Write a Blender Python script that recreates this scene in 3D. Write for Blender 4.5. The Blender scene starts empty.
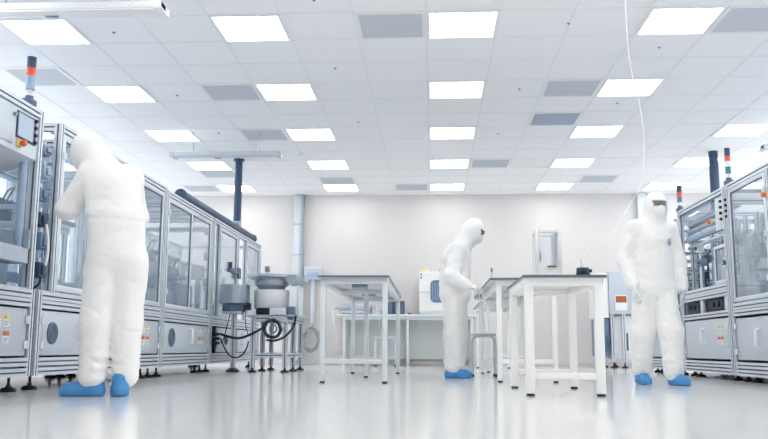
import bpy, bmesh, math, random
import numpy as np
from mathutils import Vector, Matrix, noise
from mathutils.bvhtree import BVHTree
rnd = random.Random(7)
SC = bpy.context.scene
COL = SC.collection
PI = math.pi
V = Vector

# ------------------------------------------------------------------ materials
def lin(r, g, b):
    f = lambda c: (c/255/12.92) if c/255 <= .04045 else ((c/255+.055)/1.055)**2.4
    return (f(r), f(g), f(b), 1)

def mat(name, rgb, rough=.5, metal=0.0, emit=None, var=0.0, vscale=6.0, bump=0.0, bscale=40.0, coat=0.0, spec=.5, sss=0.0):
    m = bpy.data.materials.new(name); m.use_nodes = True
    nt = m.node_tree; p = nt.nodes['Principled BSDF']
    p.inputs['Base Color'].default_value = lin(*rgb)
    p.inputs['Roughness'].default_value = rough
    p.inputs['Metallic'].default_value = metal
    p.inputs['Specular IOR Level'].default_value = spec
    p.inputs['Coat Weight'].default_value = coat
    if sss:
        p.inputs['Subsurface Weight'].default_value = sss
        p.inputs['Subsurface Radius'].default_value = (.02, .012, .008)
    if emit:
        p.inputs['Emission Color'].default_value = lin(*rgb)
        p.inputs['Emission Strength'].default_value = emit
    tc = nt.nodes.new('ShaderNodeTexCoord')
    if var:
        n = nt.nodes.new('ShaderNodeTexNoise'); n.inputs['Scale'].default_value = vscale; n.inputs['Detail'].default_value = 4
        nt.links.new(tc.outputs['Object'], n.inputs['Vector'])
        r = nt.nodes.new('ShaderNodeMapRange')
        r.inputs['To Min'].default_value = 1-var; r.inputs['To Max'].default_value = 1+var
        nt.links.new(n.outputs['Fac'], r.inputs['Value'])
        mx = nt.nodes.new('ShaderNodeVectorMath'); mx.operation = 'SCALE'
        mx.inputs[0].default_value = lin(*rgb)[:3]
        nt.links.new(r.outputs['Result'], mx.inputs['Scale'])
        nt.links.new(mx.outputs['Vector'], p.inputs['Base Color'])
        r2 = nt.nodes.new('ShaderNodeMapRange')
        r2.inputs['To Min'].default_value = max(0, rough-.08); r2.inputs['To Max'].default_value = rough+.08
        nt.links.new(n.outputs['Fac'], r2.inputs['Value']); nt.links.new(r2.outputs['Result'], p.inputs['Roughness'])
    if bump:
        n = nt.nodes.new('ShaderNodeTexNoise'); n.inputs['Scale'].default_value = bscale; n.inputs['Detail'].default_value = 3
        nt.links.new(tc.outputs['Object'], n.inputs['Vector'])
        b = nt.nodes.new('ShaderNodeBump'); b.inputs['Strength'].default_value = bump; b.inputs['Distance'].default_value = .01
        nt.links.new(n.outputs['Fac'], b.inputs['Height']); nt.links.new(b.outputs['Normal'], p.inputs['Normal'])
    return m

def glass_mat(name, tint, ior=1.45, rough=.02, haze=0.0):
    m = bpy.data.materials.new(name); m.use_nodes = True
    nt = m.node_tree; nt.nodes.clear()
    out = nt.nodes.new('ShaderNodeOutputMaterial')
    tr = nt.nodes.new('ShaderNodeBsdfTransparent'); tr.inputs['Color'].default_value = lin(*tint)
    gl = nt.nodes.new('ShaderNodeBsdfGlossy'); gl.inputs['Roughness'].default_value = rough
    lw = nt.nodes.new('ShaderNodeLayerWeight'); lw.inputs['Blend'].default_value = .5
    pw = nt.nodes.new('ShaderNodeMath'); pw.operation = 'POWER'; pw.inputs[1].default_value = 5
    nt.links.new(lw.outputs['Facing'], pw.inputs[0])
    fr = nt.nodes.new('ShaderNodeMapRange'); fr.inputs['To Min'].default_value = ((ior-1)/(ior+1))**2; fr.inputs['To Max'].default_value = .9
    nt.links.new(pw.outputs[0], fr.inputs['Value'])
    mx = nt.nodes.new('ShaderNodeMixShader')
    nt.links.new(fr.outputs['Result'], mx.inputs['Fac'])
    src = tr.outputs[0]
    if haze:
        df = nt.nodes.new('ShaderNodeBsdfDiffuse'); df.inputs['Color'].default_value = lin(225, 232, 238)
        mh = nt.nodes.new('ShaderNodeMixShader'); mh.inputs['Fac'].default_value = haze
        nt.links.new(tr.outputs[0], mh.inputs[1]); nt.links.new(df.outputs[0], mh.inputs[2]); src = mh.outputs[0]
    nt.links.new(src, mx.inputs[1]); nt.links.new(gl.outputs[0], mx.inputs[2])
    nt.links.new(mx.outputs[0], out.inputs['Surface'])
    return m

M = dict(
    wall=mat('wall_paint', (219, 216, 215), .6, var=.012, vscale=.6, bump=.05, bscale=60),
    floor=mat('floor_epoxy', (230, 229, 228), .15, coat=.25),
    base=mat('skirting_grey', (206, 204, 203), .5),
    tile=mat('ceiling_tile', (248, 249, 251), .85, var=.01, vscale=1.5, bump=.15, bscale=220),
    tee=mat('ceiling_tee', (240, 242, 245), .5),
    lightframe=mat('light_frame', (240, 241, 243), .4),
    diffuser=mat('light_diffuser', (255, 254, 250), .5, emit=5.5),
    vent=mat('vent_grey', (211, 217, 224), .6, var=.03, vscale=5),
    ventdark=mat('vent_dark_grey', (186, 197, 210), .6, var=.03, vscale=5),
    alu=mat('aluminium_profile', (215, 222, 230), .36, .3, var=.02, vscale=9),
    slot=mat('profile_slot', (92, 110, 134), .6),
    panel=mat('grey_panel', (200, 209, 219), .38, .15, var=.02, vscale=3),
    panel2=mat('light_grey_panel', (212, 219, 227), .4, .1, var=.02, vscale=3),
    steel=mat('brushed_steel', (186, 196, 207), .3, .75, var=.04, vscale=12),
    dsteel=mat('dull_steel', (150, 162, 175), .42, .6, var=.05, vscale=10),
    white=mat('white_paint', (243, 243, 242), .42),
    offwhite=mat('white_plastic', (232, 234, 236), .38),
    black=mat('black_rubber', (30, 36, 46), .5),
    dark=mat('dark_blue_plastic', (48, 66, 92), .42),
    mid=mat('blue_grey_plastic', (104, 130, 160), .4, var=.04, vscale=7),
    pale=mat('pale_blue_plastic', (160, 182, 206), .4),
    duct=mat('blue_grey_duct', (52, 76, 104), .42, .2, var=.06, vscale=5),
    red=mat('orange_red_lens', (238, 84, 48), .3, coat=.4),
    orange=mat('orange_plastic', (222, 112, 60), .4),
    yellow=mat('yellow_plastic', (236, 210, 140), .45),
    teal=mat('teal_lens', (58, 128, 140), .3, coat=.4),
    brown=mat('orange_brown_sticker', (176, 92, 52), .5),
    screen=mat('screen_glass', (178, 196, 216), .25, spec=.5),
    suit=mat('coverall_fabric', (244, 243, 242), .75, bump=.05, bscale=120),
    skin=mat('skin', (214, 170, 146), .5),
    mask=mat('mask_fabric', (246, 246, 246), .7, bump=.15, bscale=200),
    goggle=mat('goggle_lens', (112, 110, 102), .1, spec=.8, coat=.7),
    goggleframe=mat('goggle_frame', (226, 226, 222), .4),
    glove=mat('glove_latex', (233, 236, 240), .5),
    glovegrey=mat('glove_grey_blue', (205, 216, 228), .5),
    shoe=mat('shoe_cover_blue', (74, 148, 208), .55, var=.08, vscale=18, bump=.4, bscale=60),
    eye=mat('eye_white', (235, 232, 228), .2),
    lips=mat('lip_skin', (180, 110, 100), .5),
    badge=mat('badge_blue_grey', (158, 174, 198), .5),
    table_alu=mat('table_aluminium', (222, 227, 232), .38, .15, var=.02, vscale=9),
    table_top=mat('table_laminate', (205, 210, 216), .35),
    edge=mat('dark_edge_band', (96, 108, 118), .5),
    whitetop=mat('white_laminate', (228, 229, 229), .4),
    bottle=mat('frosted_plastic', (226, 230, 236), .3),
    cord=mat('white_cord', (244, 244, 245), .5),
    bench=mat('bench_white', (228, 232, 232), .5),
    glass=glass_mat('cabin_glass', (242, 247, 251), haze=.17),
    cleanglass=glass_mat('window_glass', (248, 250, 252)),
    smoke=glass_mat('device_glass', (120, 140, 165)),
    hazeglass=glass_mat('roof_glass', (222, 232, 242), haze=.12),
    conduit=mat('conduit_grey', (208, 215, 222), .45, .05),
    cable=mat('cable_grey', (158, 166, 174), .5),
    trunk=mat('trunking_light', (214, 221, 227), .5),
    paper=mat('label_paper', (240, 241, 241), .6),
    ink=mat('label_ink', (96, 104, 116), .6),
)

# ------------------------------------------------------------------ mesh builder
class MB:
    def __init__(s): s.bm = bmesh.new()
    def box(s, x0, x1, y0, y1, z0, z1, mi=0, bev=0.0):
        x0, x1 = min(x0, x1), max(x0, x1); y0, y1 = min(y0, y1), max(y0, y1); z0, z1 = min(z0, z1), max(z0, z1)
        vs = [s.bm.verts.new((x, y, z)) for z in (z0, z1) for y in (y0, y1) for x in (x0, x1)]
        fs = [s.bm.faces.new([vs[i] for i in q]) for q in ((0,2,3,1),(4,5,7,6),(0,1,5,4),(2,6,7,3),(0,4,6,2),(1,3,7,5))]
        for f in fs: f.material_index = mi
        if bev:
            b = min(bev, .45*min(x1-x0, y1-y0, z1-z0))
            es = list({e for f in fs for e in f.edges})
            r = bmesh.ops.bevel(s.bm, geom=es, offset=b, segments=2, profile=.5, affect='EDGES')
            for f in r['faces']: f.material_index = mi
        return s
    def _ring(s, c, ax, r, n, ref=None):
        ax = ax.normalized()
        ref = ref or (V((0,0,1)) if abs(ax.z) < .9 else V((1,0,0)))
        u = ax.cross(ref).normalized(); w = ax.cross(u)
        return [s.bm.verts.new(c + u*(r*math.cos(2*PI*i/n)) + w*(r*math.sin(2*PI*i/n))) for i in range(n)]
    def cyl(s, p0, p1, r0, r1=None, n=16, mi=0, cap=True):
        p0, p1 = V(p0), V(p1); r1 = r0 if r1 is None else r1
        a = s._ring(p0, p1-p0, r0, n); b = s._ring(p1, p1-p0, r1, n)
        for i in range(n):
            s.bm.faces.new((a[i], b[i], b[(i+1)%n], a[(i+1)%n])).material_index = mi
        if cap:
            s.bm.faces.new(a).material_index = mi; s.bm.faces.new(b[::-1]).material_index = mi
        return s
    def tube(s, pts, r, n=8, mi=0, sub=6, closed=False):
        pts = [V(p) for p in pts]
        if sub > 1 and len(pts) > 2:
            q = []
            N = len(pts)
            rng = N if closed else N-1
            for i in range(rng):
                p0 = pts[(i-1) % N] if (closed or i > 0) else pts[i]
                p1 = pts[i]; p2 = pts[(i+1) % N]
                p3 = pts[(i+2) % N] if (closed or i+2 < N) else p2
                for k in range(sub):
                    t = k/sub
                    q.append(.5*((2*p1)+(p2-p0)*t+(2*p0-5*p1+4*p2-p3)*t*t+(3*p1-p0-3*p2+p3)*t**3))
            if not closed: q.append(pts[-1])
            pts = q
        N = len(pts); rings = []; ref = None
        for i, p in enumerate(pts):
            if closed: d = pts[(i+1) % N]-pts[i-1]
            else: d = pts[min(i+1, N-1)]-pts[max(i-1, 0)]
            d.normalize()
            if ref is None: ref = V((0,0,1)) if abs(d.z) < .9 else V((1,0,0))
            u = (ref - d*ref.dot(d)).normalized(); ref = u; w = d.cross(u)
            rings.append([s.bm.verts.new(p+u*(r*math.cos(2*PI*k/n))+w*(r*math.sin(2*PI*k/n))) for k in range(n)])
        for i in range(N if closed else N-1):
            a, b = rings[i], rings[(i+1) % N]
            for k in range(n): s.bm.faces.new((a[k], a[(k+1)%n], b[(k+1)%n], b[k])).material_index = mi
        if not closed:
            s.bm.faces.new(rings[0][::-1]).material_index = mi; s.bm.faces.new(rings[-1]).material_index = mi
        return s
    def lathe(s, c, prof, n=32, mi=0):
        c = V(c); rings = []
        for r, z in prof:
            if r < 1e-5: rings.append([s.bm.verts.new(c+V((0,0,z)))])
            else: rings.append([s.bm.verts.new(c+V((r*math.cos(2*PI*k/n), r*math.sin(2*PI*k/n), z))) for k in range(n)])
        for a, b in zip(rings, rings[1:]):
            for k in range(n):
                k2 = (k+1) % n
                if len(a) == 1 and len(b) == 1: continue
                if len(a) == 1: f = (a[0], b[k2], b[k])
                elif len(b) == 1: f = (a[k], a[k2], b[0])
                else: f = (a[k], a[k2], b[k2], b[k])
                s.bm.faces.new(f).material_index = mi
        return s
    def prof(s, p0, p1, w=.06, h=None, slot=.012, dep=.012):
        """slotted extrusion along an axis; slot faces take material 1"""
        p0, p1 = V(p0), V(p1); h = h or w
        d = p1-p0; ax = max(range(3), key=lambda i: abs(d[i]))
        iu, iv = [(1, 2), (2, 0), (0, 1)][ax]
        a, b = w/2, h/2; g = slot/2
        def nslots(L): return [0.0] if L < .09 else [-L/4, L/4]
        pts, mats = [], []
        def side(cx, cy, dx, dy, half, nx, ny):
            L = half*2
            pts.append((cx, cy)); mats.append(0)
            for o in nslots(L):
                t = half+o
                for q, (e, f) in enumerate(((-g, 0), (-g, dep), (g, dep), (g, 0))):
                    pts.append((cx+dx*(t+e)+nx*f, cy+dy*(t+e)+ny*f)); mats.append(1 if q < 3 else 0)
        side(-a, -b, 1, 0, a, 0, 1); side(a, -b, 0, 1, b, -1, 0); side(a, b, -1, 0, a, 0, -1); side(-a, b, 0, -1, b, 1, 0)
        def mk(p):
            out = []
            for u, v in pts:
                q = V(p); q[iu] += u; q[iv] += v
                out.append(s.bm.verts.new(q))
            return out
        if d[ax] < 0: p0, p1 = p1, p0
        A, B = mk(p0), mk(p1); n = len(pts)
        for i in range(n):
            s.bm.faces.new((A[i], A[(i+1) % n], B[(i+1) % n], B[i])).material_index = mats[i]
        s.bm.faces.new(A[::-1]); s.bm.faces.new(B)
        return s
    def ell(s, c, r, n=20, m=12, mi=0):
        c = V(c); r = V(r) if hasattr(r, '__len__') else V((r, r, r))
        rings = []
        for j in range(m+1):
            t = PI*j/m
            if j in (0, m): rings.append([s.bm.verts.new(c+V((0, 0, -r.z*math.cos(t))))])
            else: rings.append([s.bm.verts.new(c+V((r.x*math.sin(t)*math.cos(2*PI*k/n), r.y*math.sin(t)*math.sin(2*PI*k/n), -r.z*math.cos(t)))) for k in range(n)])
        for a, b in zip(rings, rings[1:]):
            for k in range(n):
                k2 = (k+1) % n
                f = (a[0], b[k2], b[k]) if len(a) == 1 else (a[k], a[k2], b[0]) if len(b) == 1 else (a[k], a[k2], b[k2], b[k])
                s.bm.faces.new(f).material_index = mi
        return s
    def poly(s, pts, mi=0):
        s.bm.faces.new([s.bm.verts.new(p) for p in pts]).material_index = mi; return s
    def prism(s, pts, ext, mi=0):
        ext = V(ext); a = [s.bm.verts.new(p) for p in pts]; b = [s.bm.verts.new(V(p)+ext) for p in pts]; n = len(pts)
        s.bm.faces.new(a[::-1]).material_index = mi; s.bm.faces.new(b).material_index = mi
        for i in range(n): s.bm.faces.new((a[i], a[(i+1)%n], b[(i+1)%n], b[i])).material_index = mi
        return s
    def build(s, name, mats, parent=None, ang=35, fixn=True):
        if fixn: bmesh.ops.recalc_face_normals(s.bm, faces=s.bm.faces[:])
        me = bpy.data.meshes.new(name); 
        for f in s.bm.faces: f.smooth = True
        vs = [v.co for v in s.bm.verts]
        if parent is None:
            lo = [min(v[i] for v in vs) for i in range(3)]; hi = [max(v[i] for v in vs) for i in range(3)]
            org = V(((lo[0]+hi[0])/2, (lo[1]+hi[1])/2, lo[2]))
        else:
            org = V((0, 0, 0)); p = parent
            while p is not None: org += p.location; p = p.parent
        s.bm.transform(Matrix.Translation(-org)); s.bm.to_mesh(me); s.bm.free()
        if ang: me.set_sharp_from_angle(angle=math.radians(ang))
        return link(name, me, mats, parent, org if parent is None else None)

def link(name, me, mats, parent=None, loc=None):
    for m in (mats if isinstance(mats, (list, tuple)) else [mats]): me.materials.append(M[m])
    o = bpy.data.objects.new(name, me); COL.objects.link(o)
    if parent is not None: o.parent = parent
    if loc is not None: o.location = loc
    return o

def thing(name, label, cat, loc=(0, 0, 0), group=None):
    o = bpy.data.objects.new(name, None); COL.objects.link(o); o.location = loc; o.empty_display_size = .1
    return tag(o, label, cat, group)
def tag(o, label, cat, group=None):
    o['label'] = label; o['category'] = cat
    if group: o['group'] = group
    return o
def struct(o): o['kind'] = 'structure'; return o
def dup(root, loc, label, group=None):
    r = root.copy(); COL.objects.link(r); r.location = loc; r['label'] = label
    if group: r['group'] = group
    for ch in [c for c in bpy.data.objects if c.parent == root]:
        c = ch.copy(); COL.objects.link(c); c.parent = r
        for g in [q for q in bpy.data.objects if q.parent == ch]:
            d = g.copy(); COL.objects.link(d); d.parent = c
    return r

# ------------------------------------------------------------------ room
CZ, T = 3.298, .66          # ceiling height and ceiling grid
WY = 16.19                  # back wall
XL, XR, YF = -6.93, 7.26, -5.0
GX, GY = -.04, 7.127        # a grid corner
struct(MB().box(XL, XR, YF, WY, -.1, 0).build('floor', 'floor'))
struct(MB().box(XL, XR, WY, WY+.15, -.1, CZ+.1).build('wall_back', 'wall'))
# long side walls; unseen window bands added so sky light lifts the ceiling
for side, xa, xb in (('left', XL-.15, XL), ('right', XR, XR+.15)):
    wb = MB().box(xa, xb, YF, WY+.15, -.1, .9).box(xa, xb, YF, WY+.15, 3.15, CZ+.1)
    edges = [YF, 2.4] + [v for k in range(4) for v in (5.7+2.6*k-.15, 5.7+2.6*k+.15)] + [15.9, WY+.15]
    for k in range(0, len(edges), 2): wb.box(xa, xb, edges[k], edges[k+1], .9, 3.15)
    struct(wb.build('wall_'+side, 'wall'))
    for k in range(1, len(edges)-1, 2):
        ya_, yb_ = edges[k], edges[k+1]; xm = (xa+xb)/2
        wf_ = MB().box(xm-.03, xm+.03, ya_, ya_+.05, .9, 3.15).box(xm-.03, xm+.03, yb_-.05, yb_, .9, 3.15).box(xm-.03, xm+.03, ya_+.05, yb_-.05, .9, .95).box(xm-.03, xm+.03, ya_+.05, yb_-.05, 3.10, 3.15)
        wf_.box(xm-.02, xm+.02, (ya_+yb_)/2-.025, (ya_+yb_)/2+.025, .95, 3.10)
        nwin = (k+1)//2+(0 if side == 'left' else 5)
        wo = struct(wf_.build('window_%d' % nwin, 'lightframe'))
        MB().box(xm-.003, xm+.003, ya_+.05, yb_-.05, .95, 3.10).build('window_pane', 'cleanglass', wo)
struct(MB().box(XL-.15, XR+.15, YF-.15, YF, -.1, CZ+.1).build('wall_front', 'wall'))
struct(MB().box(XL, XR, WY-.016, WY, 0, .075, bev=.004).build('baseboard_back', 'base'))
b = MB().box(XL, XR, YF, WY, CZ, CZ+.08)
for i in range(-10, 12):
    x = GX+i*T
    if XL < x < XR: b.box(x-.012, x+.012, YF, WY, CZ-.004, CZ, 1)
for j in range(-18, 14):
    y = GY+j*T
    if YF < y < WY: b.box(XL, XR, y-.012, y+.012, CZ-.0035, CZ, 1)
struct(b.build('ceiling', ['tile', 'tee']))

def cell(i, j): return (GX+(i+.5)*T, GY+(j+.5)*T, CZ-.012)
LG = 'ceiling light panels'
def make_light(loc, label):
    t = thing('ceiling_light', label, 'ceiling light', loc, LG)
    x, y, z = loc; h = .3245
    f = MB()
    for q in ((x-h, x+h, y-h, y-h+.024), (x-h, x+h, y+h-.024, y+h), (x-h, x-h+.024, y-h+.024, y+h-.024), (x+h-.024, x+h, y-h+.024, y+h-.024)):
        f.box(*q, z, z+.0115)
    f.build('frame', 'lightframe', t)
    MB().box(x-h+.024, x+h-.024, y-h+.024, y+h-.024, z+.003, z+.0113).build('diffuser', 'diffuser', t)
    return t
COLN = {-6: 'leftmost column', -3: 'second column from the left', 0: 'middle column', 3: 'fourth column from the left', 6: 'rightmost column'}
ROWN = {0: 'nearest row', 3: 'second row back', 6: 'third row back', 9: 'fourth row back', 12: 'last row by the back wall'}
light0 = None
vis = [(i, j) for j in (0, 3, 6, 9, 12) for i in (-6, -3, 0, 3)] + [(6, 6), (6, 9), (6, 12)]
for i, j in vis:
    lab = 'square white ceiling light panel, %s, %s' % (ROWN[j], COLN[i])
    if light0 is None: light0 = make_light(cell(i, j), lab)
    else: dup(light0, cell(i, j), lab)
for i, j in [(6, 0), (6, 3), (-9, 3), (-9, 6), (-9, 0), (-9, 9), (-9, 12), (9, 3), (9, 6), (9, 9), (9, 12)] + [(i, j) for j in (-3, -6, -9) for i in (-9, -6, -3, 0, 3, 6, 9)]:
    dup(light0, cell(i, j), 'square ceiling light panel over the room, outside the picture')

def make_vent(loc, label, m='vent'):
    t = thing('ceiling_vent', label, 'ceiling vent', loc, 'grey ceiling vent panels')
    x, y, z = loc; h = .322; w = .034
    f = MB()
    for q in ((x-h, x+h, y-h, y-h+w), (x-h, x+h, y+h-w, y+h), (x-h, x-h+w, y-h+w, y+h-w), (x+h-w, x+h, y-h+w, y+h-w)):
        f.box(*q, z+.002, z+.0115)
    f.build('frame', 'lightframe', t)
    g = MB().box(x-h+w, x+h-w, y-h+w, y+h-w, z+.007, z+.0115)
    for k in range(22):
        yy = y-h+w+.012+k*(2*h-2*w-.02)/22
        g.box(x-h+w+.006, x+h-w-.006, yy, yy+.012, z+.0045, z+.007)
    g.build('grille', m, t)
    return t
for i, j, lab, m in [
    (-1, 0, 'large grey vent panel left of the nearest middle light', 'vent'),
    (4, 0, 'grey vent panel right of the nearest light above the walking person', 'vent'),
    (2, 3, 'pale grey vent panel just left of the light crossed by the white cord', 'vent'),
    (2, 5, 'darkest grey vent panel in the ceiling', 'ventdark'),
    (-4, 3, 'grey vent panel left of the second row light, left half of the ceiling', 'vent'),
    (1, 9, 'small pale vent panel right of a middle light, fourth row back', 'vent'),
    (-1, 12, 'small vent panel left of the farthest middle light', 'vent'),
    (-4, 6, 'vent panel left of the third row light, above the suspended lamp', 'vent'),
    (-6, 10, 'small vent panel under the far suspended lamp, left of the blue duct', 'vent'),
    (-7, 12, 'vent panel by the back wall, above the left machine row', 'vent'),
    (-3, 11, 'vent panel touching the far light above the wall trunking', 'vent'),
    (4, 11, 'faint far vent panel near the hanging white cord', 'vent'),
    (-7, 2, 'grey vent panel behind the near signal tower, upper left', 'vent')]:
    make_vent(cell(i, j), lab, m)

t = thing('smoke_detector', 'round white smoke detector on the ceiling above the left row end', 'smoke detector', (-2.03, 12.5, CZ))
MB().lathe((-2.03, 12.5, CZ), [(0, -.05), (.03, -.05), (.05, -.035), (.055, -.02)], 20).build('sensor_head', 'offwhite', t)
MB().lathe((-2.03, 12.5, CZ), [(.055, -.02), (.07, -.018), (.07, 0), (0, 0)], 20).build('base', 'lightframe', t)
for x, y, lab in [(-3.03, 7.5, 'tiny grey ceiling nozzle between the two nearest left lights'), (-3.03, 9.52, 'tiny ceiling nozzle beyond the second row, far left'),
                  (-1.03, 8.63, 'tiny ceiling nozzle below the grey vent left of centre'), (-1.01, 6.84, 'dark ceiling nozzle at the top edge, left of centre'),
                  (1.27, 7.47, 'dark ceiling nozzle right of the nearest middle light'), (1.02, 9.45, 'tiny ceiling nozzle left of the dark vent'),
                  (2.27, 8.14, 'tiny ceiling nozzle under the nearest right light, beside the cord'), (2.27, 10.07, 'tiny ceiling nozzle near the cord, below the second row light'),
                  (.93, 11.5, 'tiny ceiling nozzle right of the third row middle light'), (-2.98, 11.3, 'tiny ceiling nozzle left of the far vent above the suspended lamp'),
                  (-.97, 10.8, 'tiny ceiling nozzle between the third row lights, left of centre')]:
    o = MB().lathe((x, y, CZ), [(0, -.014), (.008, -.014), (.008, -.008), (.016, -.005), (.016, 0), (0, 0)], 14).build('ceiling_nozzle', 'dsteel')
    tag(o, lab, 'ceiling nozzle', 'small ceiling nozzles')

def bar_lamp(x0, x1, y, z, label, m='panel2'):
    t = thing('suspended_lamp', label, 'suspended lamp', ((x0+x1)/2, y, z), 'suspended linear lamps')
    MB().box(x0, x1, y-.10, y+.02, z+.012, z+.07, bev=.008).build('housing', m, t)
    MB().box(x0+.01, x1-.01, y+.024, y+.11, z+.03, z+.06, bev=.006).build('reflector', m, t)
    MB().box(x0+.02, x1-.02, y-.09, y+.0, z, z+.012).build('lens', m, t)
    xm = x0+(x1-x0)*.42
    MB().box(xm-.05, xm+.05, y+.0, y+.05, z-.005, z+.03, bev=.006).build('latch', 'dsteel', t)
    for x in (x0+.03, x1-.03): MB().box(x-.03, x+.03, y-.105, y+.115, z+.005, z+.072, bev=.006).build('end_cap', m, t)
    for x in (x0+.3, x1-.3): MB().cyl((x, y, z+.08), (x, y, CZ), .006, n=8).build('hanger_rod', 'dsteel', t)
bar_lamp(-3.7, -2.1, 6.2, 2.93, 'long white suspended lamp at the upper left corner, near the camera', 'lightframe')
bar_lamp(-3.62, -2.08, 11.25, 2.93, 'long suspended lamp farther back, in front of the left blue duct', 'panel')
bar_lamp(4.36, 5.95, 11.1, 2.93, 'end of a suspended lamp at the right edge, above the right machines')

# ------------------------------------------------------------------ machines
def sticker(T_, parent, y, z, x, s, kind):
    """warning label on a lower door: header colour band over white paper with small print"""
    w, h = .085, .085
    b = MB()
    fx = x-s*.002     # towards the aisle
    b.box(x, fx, y-w/2, y+w/2, z-h/2, z+h/2, 0)
    b.box(fx, fx-s*.0015, y-w/2, y+w/2, z+.01, z+h/2, 1)
    f2 = fx-s*.0015
    b.prism([(f2, y-w/2+.012, z+.016), (f2, y-w/2+.034, z+.016), (f2, y-w/2+.023, z+.036)], (-s*.001, 0, 0), 2)
    for k in range(3): b.box(fx, fx-s*.001, y-w/2+.01, y+w/2-.01-.01*k, z-.005-.011*k, z-.009-.011*k, 2)
    return b.build('warning_label', ['paper', kind, 'ink'], parent)

def foot(Tm, x, y, zt):
    MB().lathe((x, y, 0), [(0, 0), (.055, 0), (.057, .012), (.045, .026), (.018, .034), (.018, .05), (.011, .05), (.011, zt), (0, zt)], 16).build('levelling_foot', 'black', Tm)

def lower_door(Tm, s, X0, y0, y1, z0, z1, fan=None, handle=None, stick=()):
    xf = X0+s*.012
    d = MB().box(xf, xf+s*.02, y0, y1, z0, z1, bev=.004).box(xf-s*.004, xf, y0+.035, y1-.035, z0+.03, z1-.03, bev=.003)
    D = d.build('lower_door', 'panel', Tm)
    xs = xf-s*.004
    for yy in (y0+.015, y1-.015):
        for zz in (z0+.08, z1-.08):
            MB().box(xs, xs-s*.014, yy-.028, yy+.028, zz-.03, zz+.03, bev=.004).build('hinge', 'panel2', D)
    if fan is not None:
        fy, fz, fr = fan
        f = MB()
        for k in range(4):
            r = fr*(1-.22*k)
            f.tube([(xs-s*.006, fy+r*math.cos(a), fz+r*math.sin(a)) for a in [2*PI*q/24 for q in range(24)]], .007 if k else .012, 6, sub=1, closed=True)
        f.cyl((xs, fy, fz), (xs-s*.008, fy, fz), fr*.3, n=16)
        for a in (PI/4, 3*PI/4): f.tube([(xs-s*.004, fy-fr*math.cos(a)*1.25, fz-fr*math.sin(a)*1.25), (xs-s*.004, fy+fr*math.cos(a)*1.25, fz+fr*math.sin(a)*1.25)], .004, 6, sub=1)
        f.build('fan_grille', 'slot', D)
        MB().cyl((xs, fy, fz), (xs-s*.003, fy, fz), fr*.95, n=24).build('fan', 'mid', D)
    if handle is not None:
        hy, hz = handle
        MB().tube([(xs, hy, hz-.085), (xs-s*.04, hy, hz-.08), (xs-s*.045, hy, hz-.06), (xs-s*.045, hy, hz+.06), (xs-s*.04, hy, hz+.08), (xs, hy, hz+.085)], .013, 8, sub=3).build('door_handle', 'white', D)
    for y, z, k in stick: sticker(Tm, D, y, z, xs, s, k)
    return D

def cabin_door(Tm, s, X0, y0, y1, z0, z1, mull=None, handle=None, m='glass', w=.05):
    x0, x1 = X0+s*.008, X0+s*.04
    f = MB()
    f.box(x0, x1, y0, y0+w, z0, z1, bev=.004).box(x0, x1, y1-w, y1, z0, z1, bev=.004)
    f.box(x0, x1, y0+w, y1-w, z0, z0+w, bev=.004).box(x0, x1, y0+w, y1-w, z1-w, z1, bev=.004)
    if mull: f.box(x0, x1, mull-.02, mull+.02, z0+w, z1-w, bev=.004)
    g = .007
    for (a, b_) in ([(y0+w, y1-w)] if not mull else [(y0+w, mull-.02), (mull+.02, y1-w)]):
        f.box(x0+s*.006, x1-s*.006, a, a+g, z0+w, z1-w, 1).box(x0+s*.006, x1-s*.006, b_-g, b_, z0+w, z1-w, 1)
        f.box(x0+s*.006, x1-s*.006, a, b_, z1-w-g, z1-w, 1)
    D = f.build('cabin_door', ['alu', 'slot'], Tm)
    for (a, b_) in ([(y0+w, y1-w)] if not mull else [(y0+w, mull-.02), (mull+.02, y1-w)]):
        MB().box(x0+s*.013, x0+s*.018, a, b_, z0+w, z1-w).build('glass_pane', m, D)
    for zz in (z0+.18, (z0+z1)/2, z1-.18):
        MB().box(x0, x0-s*.016, y0-.02, y0+.045, zz-.03, zz+.03, bev=.004).build('hinge', 'panel2', D)
    if handle:
        hy, hz = handle
        MB().tube([(x0, hy, hz-.08), (x0-s*.04, hy, hz-.07), (x0-s*.04, hy, hz+.07), (x0, hy, hz+.08)], .011, 8, sub=3).build('door_handle', 'offwhite', D)
    return D

def signal_tower(Tm, x, y, z, segs, r=.034, tilt=None):
    """post-mounted stack light on the top rail"""
    R_ = MB().box(x-.04, x+.04, y-.05, y+.05, z, z+.045, bev=.01).cyl((x, y, z+.04), (x, y, z+.07), .03, n=12).build('signal_tower', 'slot', Tm)
    MB().cyl((x, y, z+.07), (x, y, z+.12), .014, n=10).build('tower_pole', 'offwhite', R_)
    zz = z+.12
    for hgt, m, nm in segs:
        MB().lathe((x, y, zz), [(0, 0), (r, 0), (r, .003), (r*.97, .006), (r*.97, hgt-.006), (r, hgt-.003), (r, hgt), (0, hgt)], 20).build(nm, m, R_)
        zz += hgt
    return R_

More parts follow.
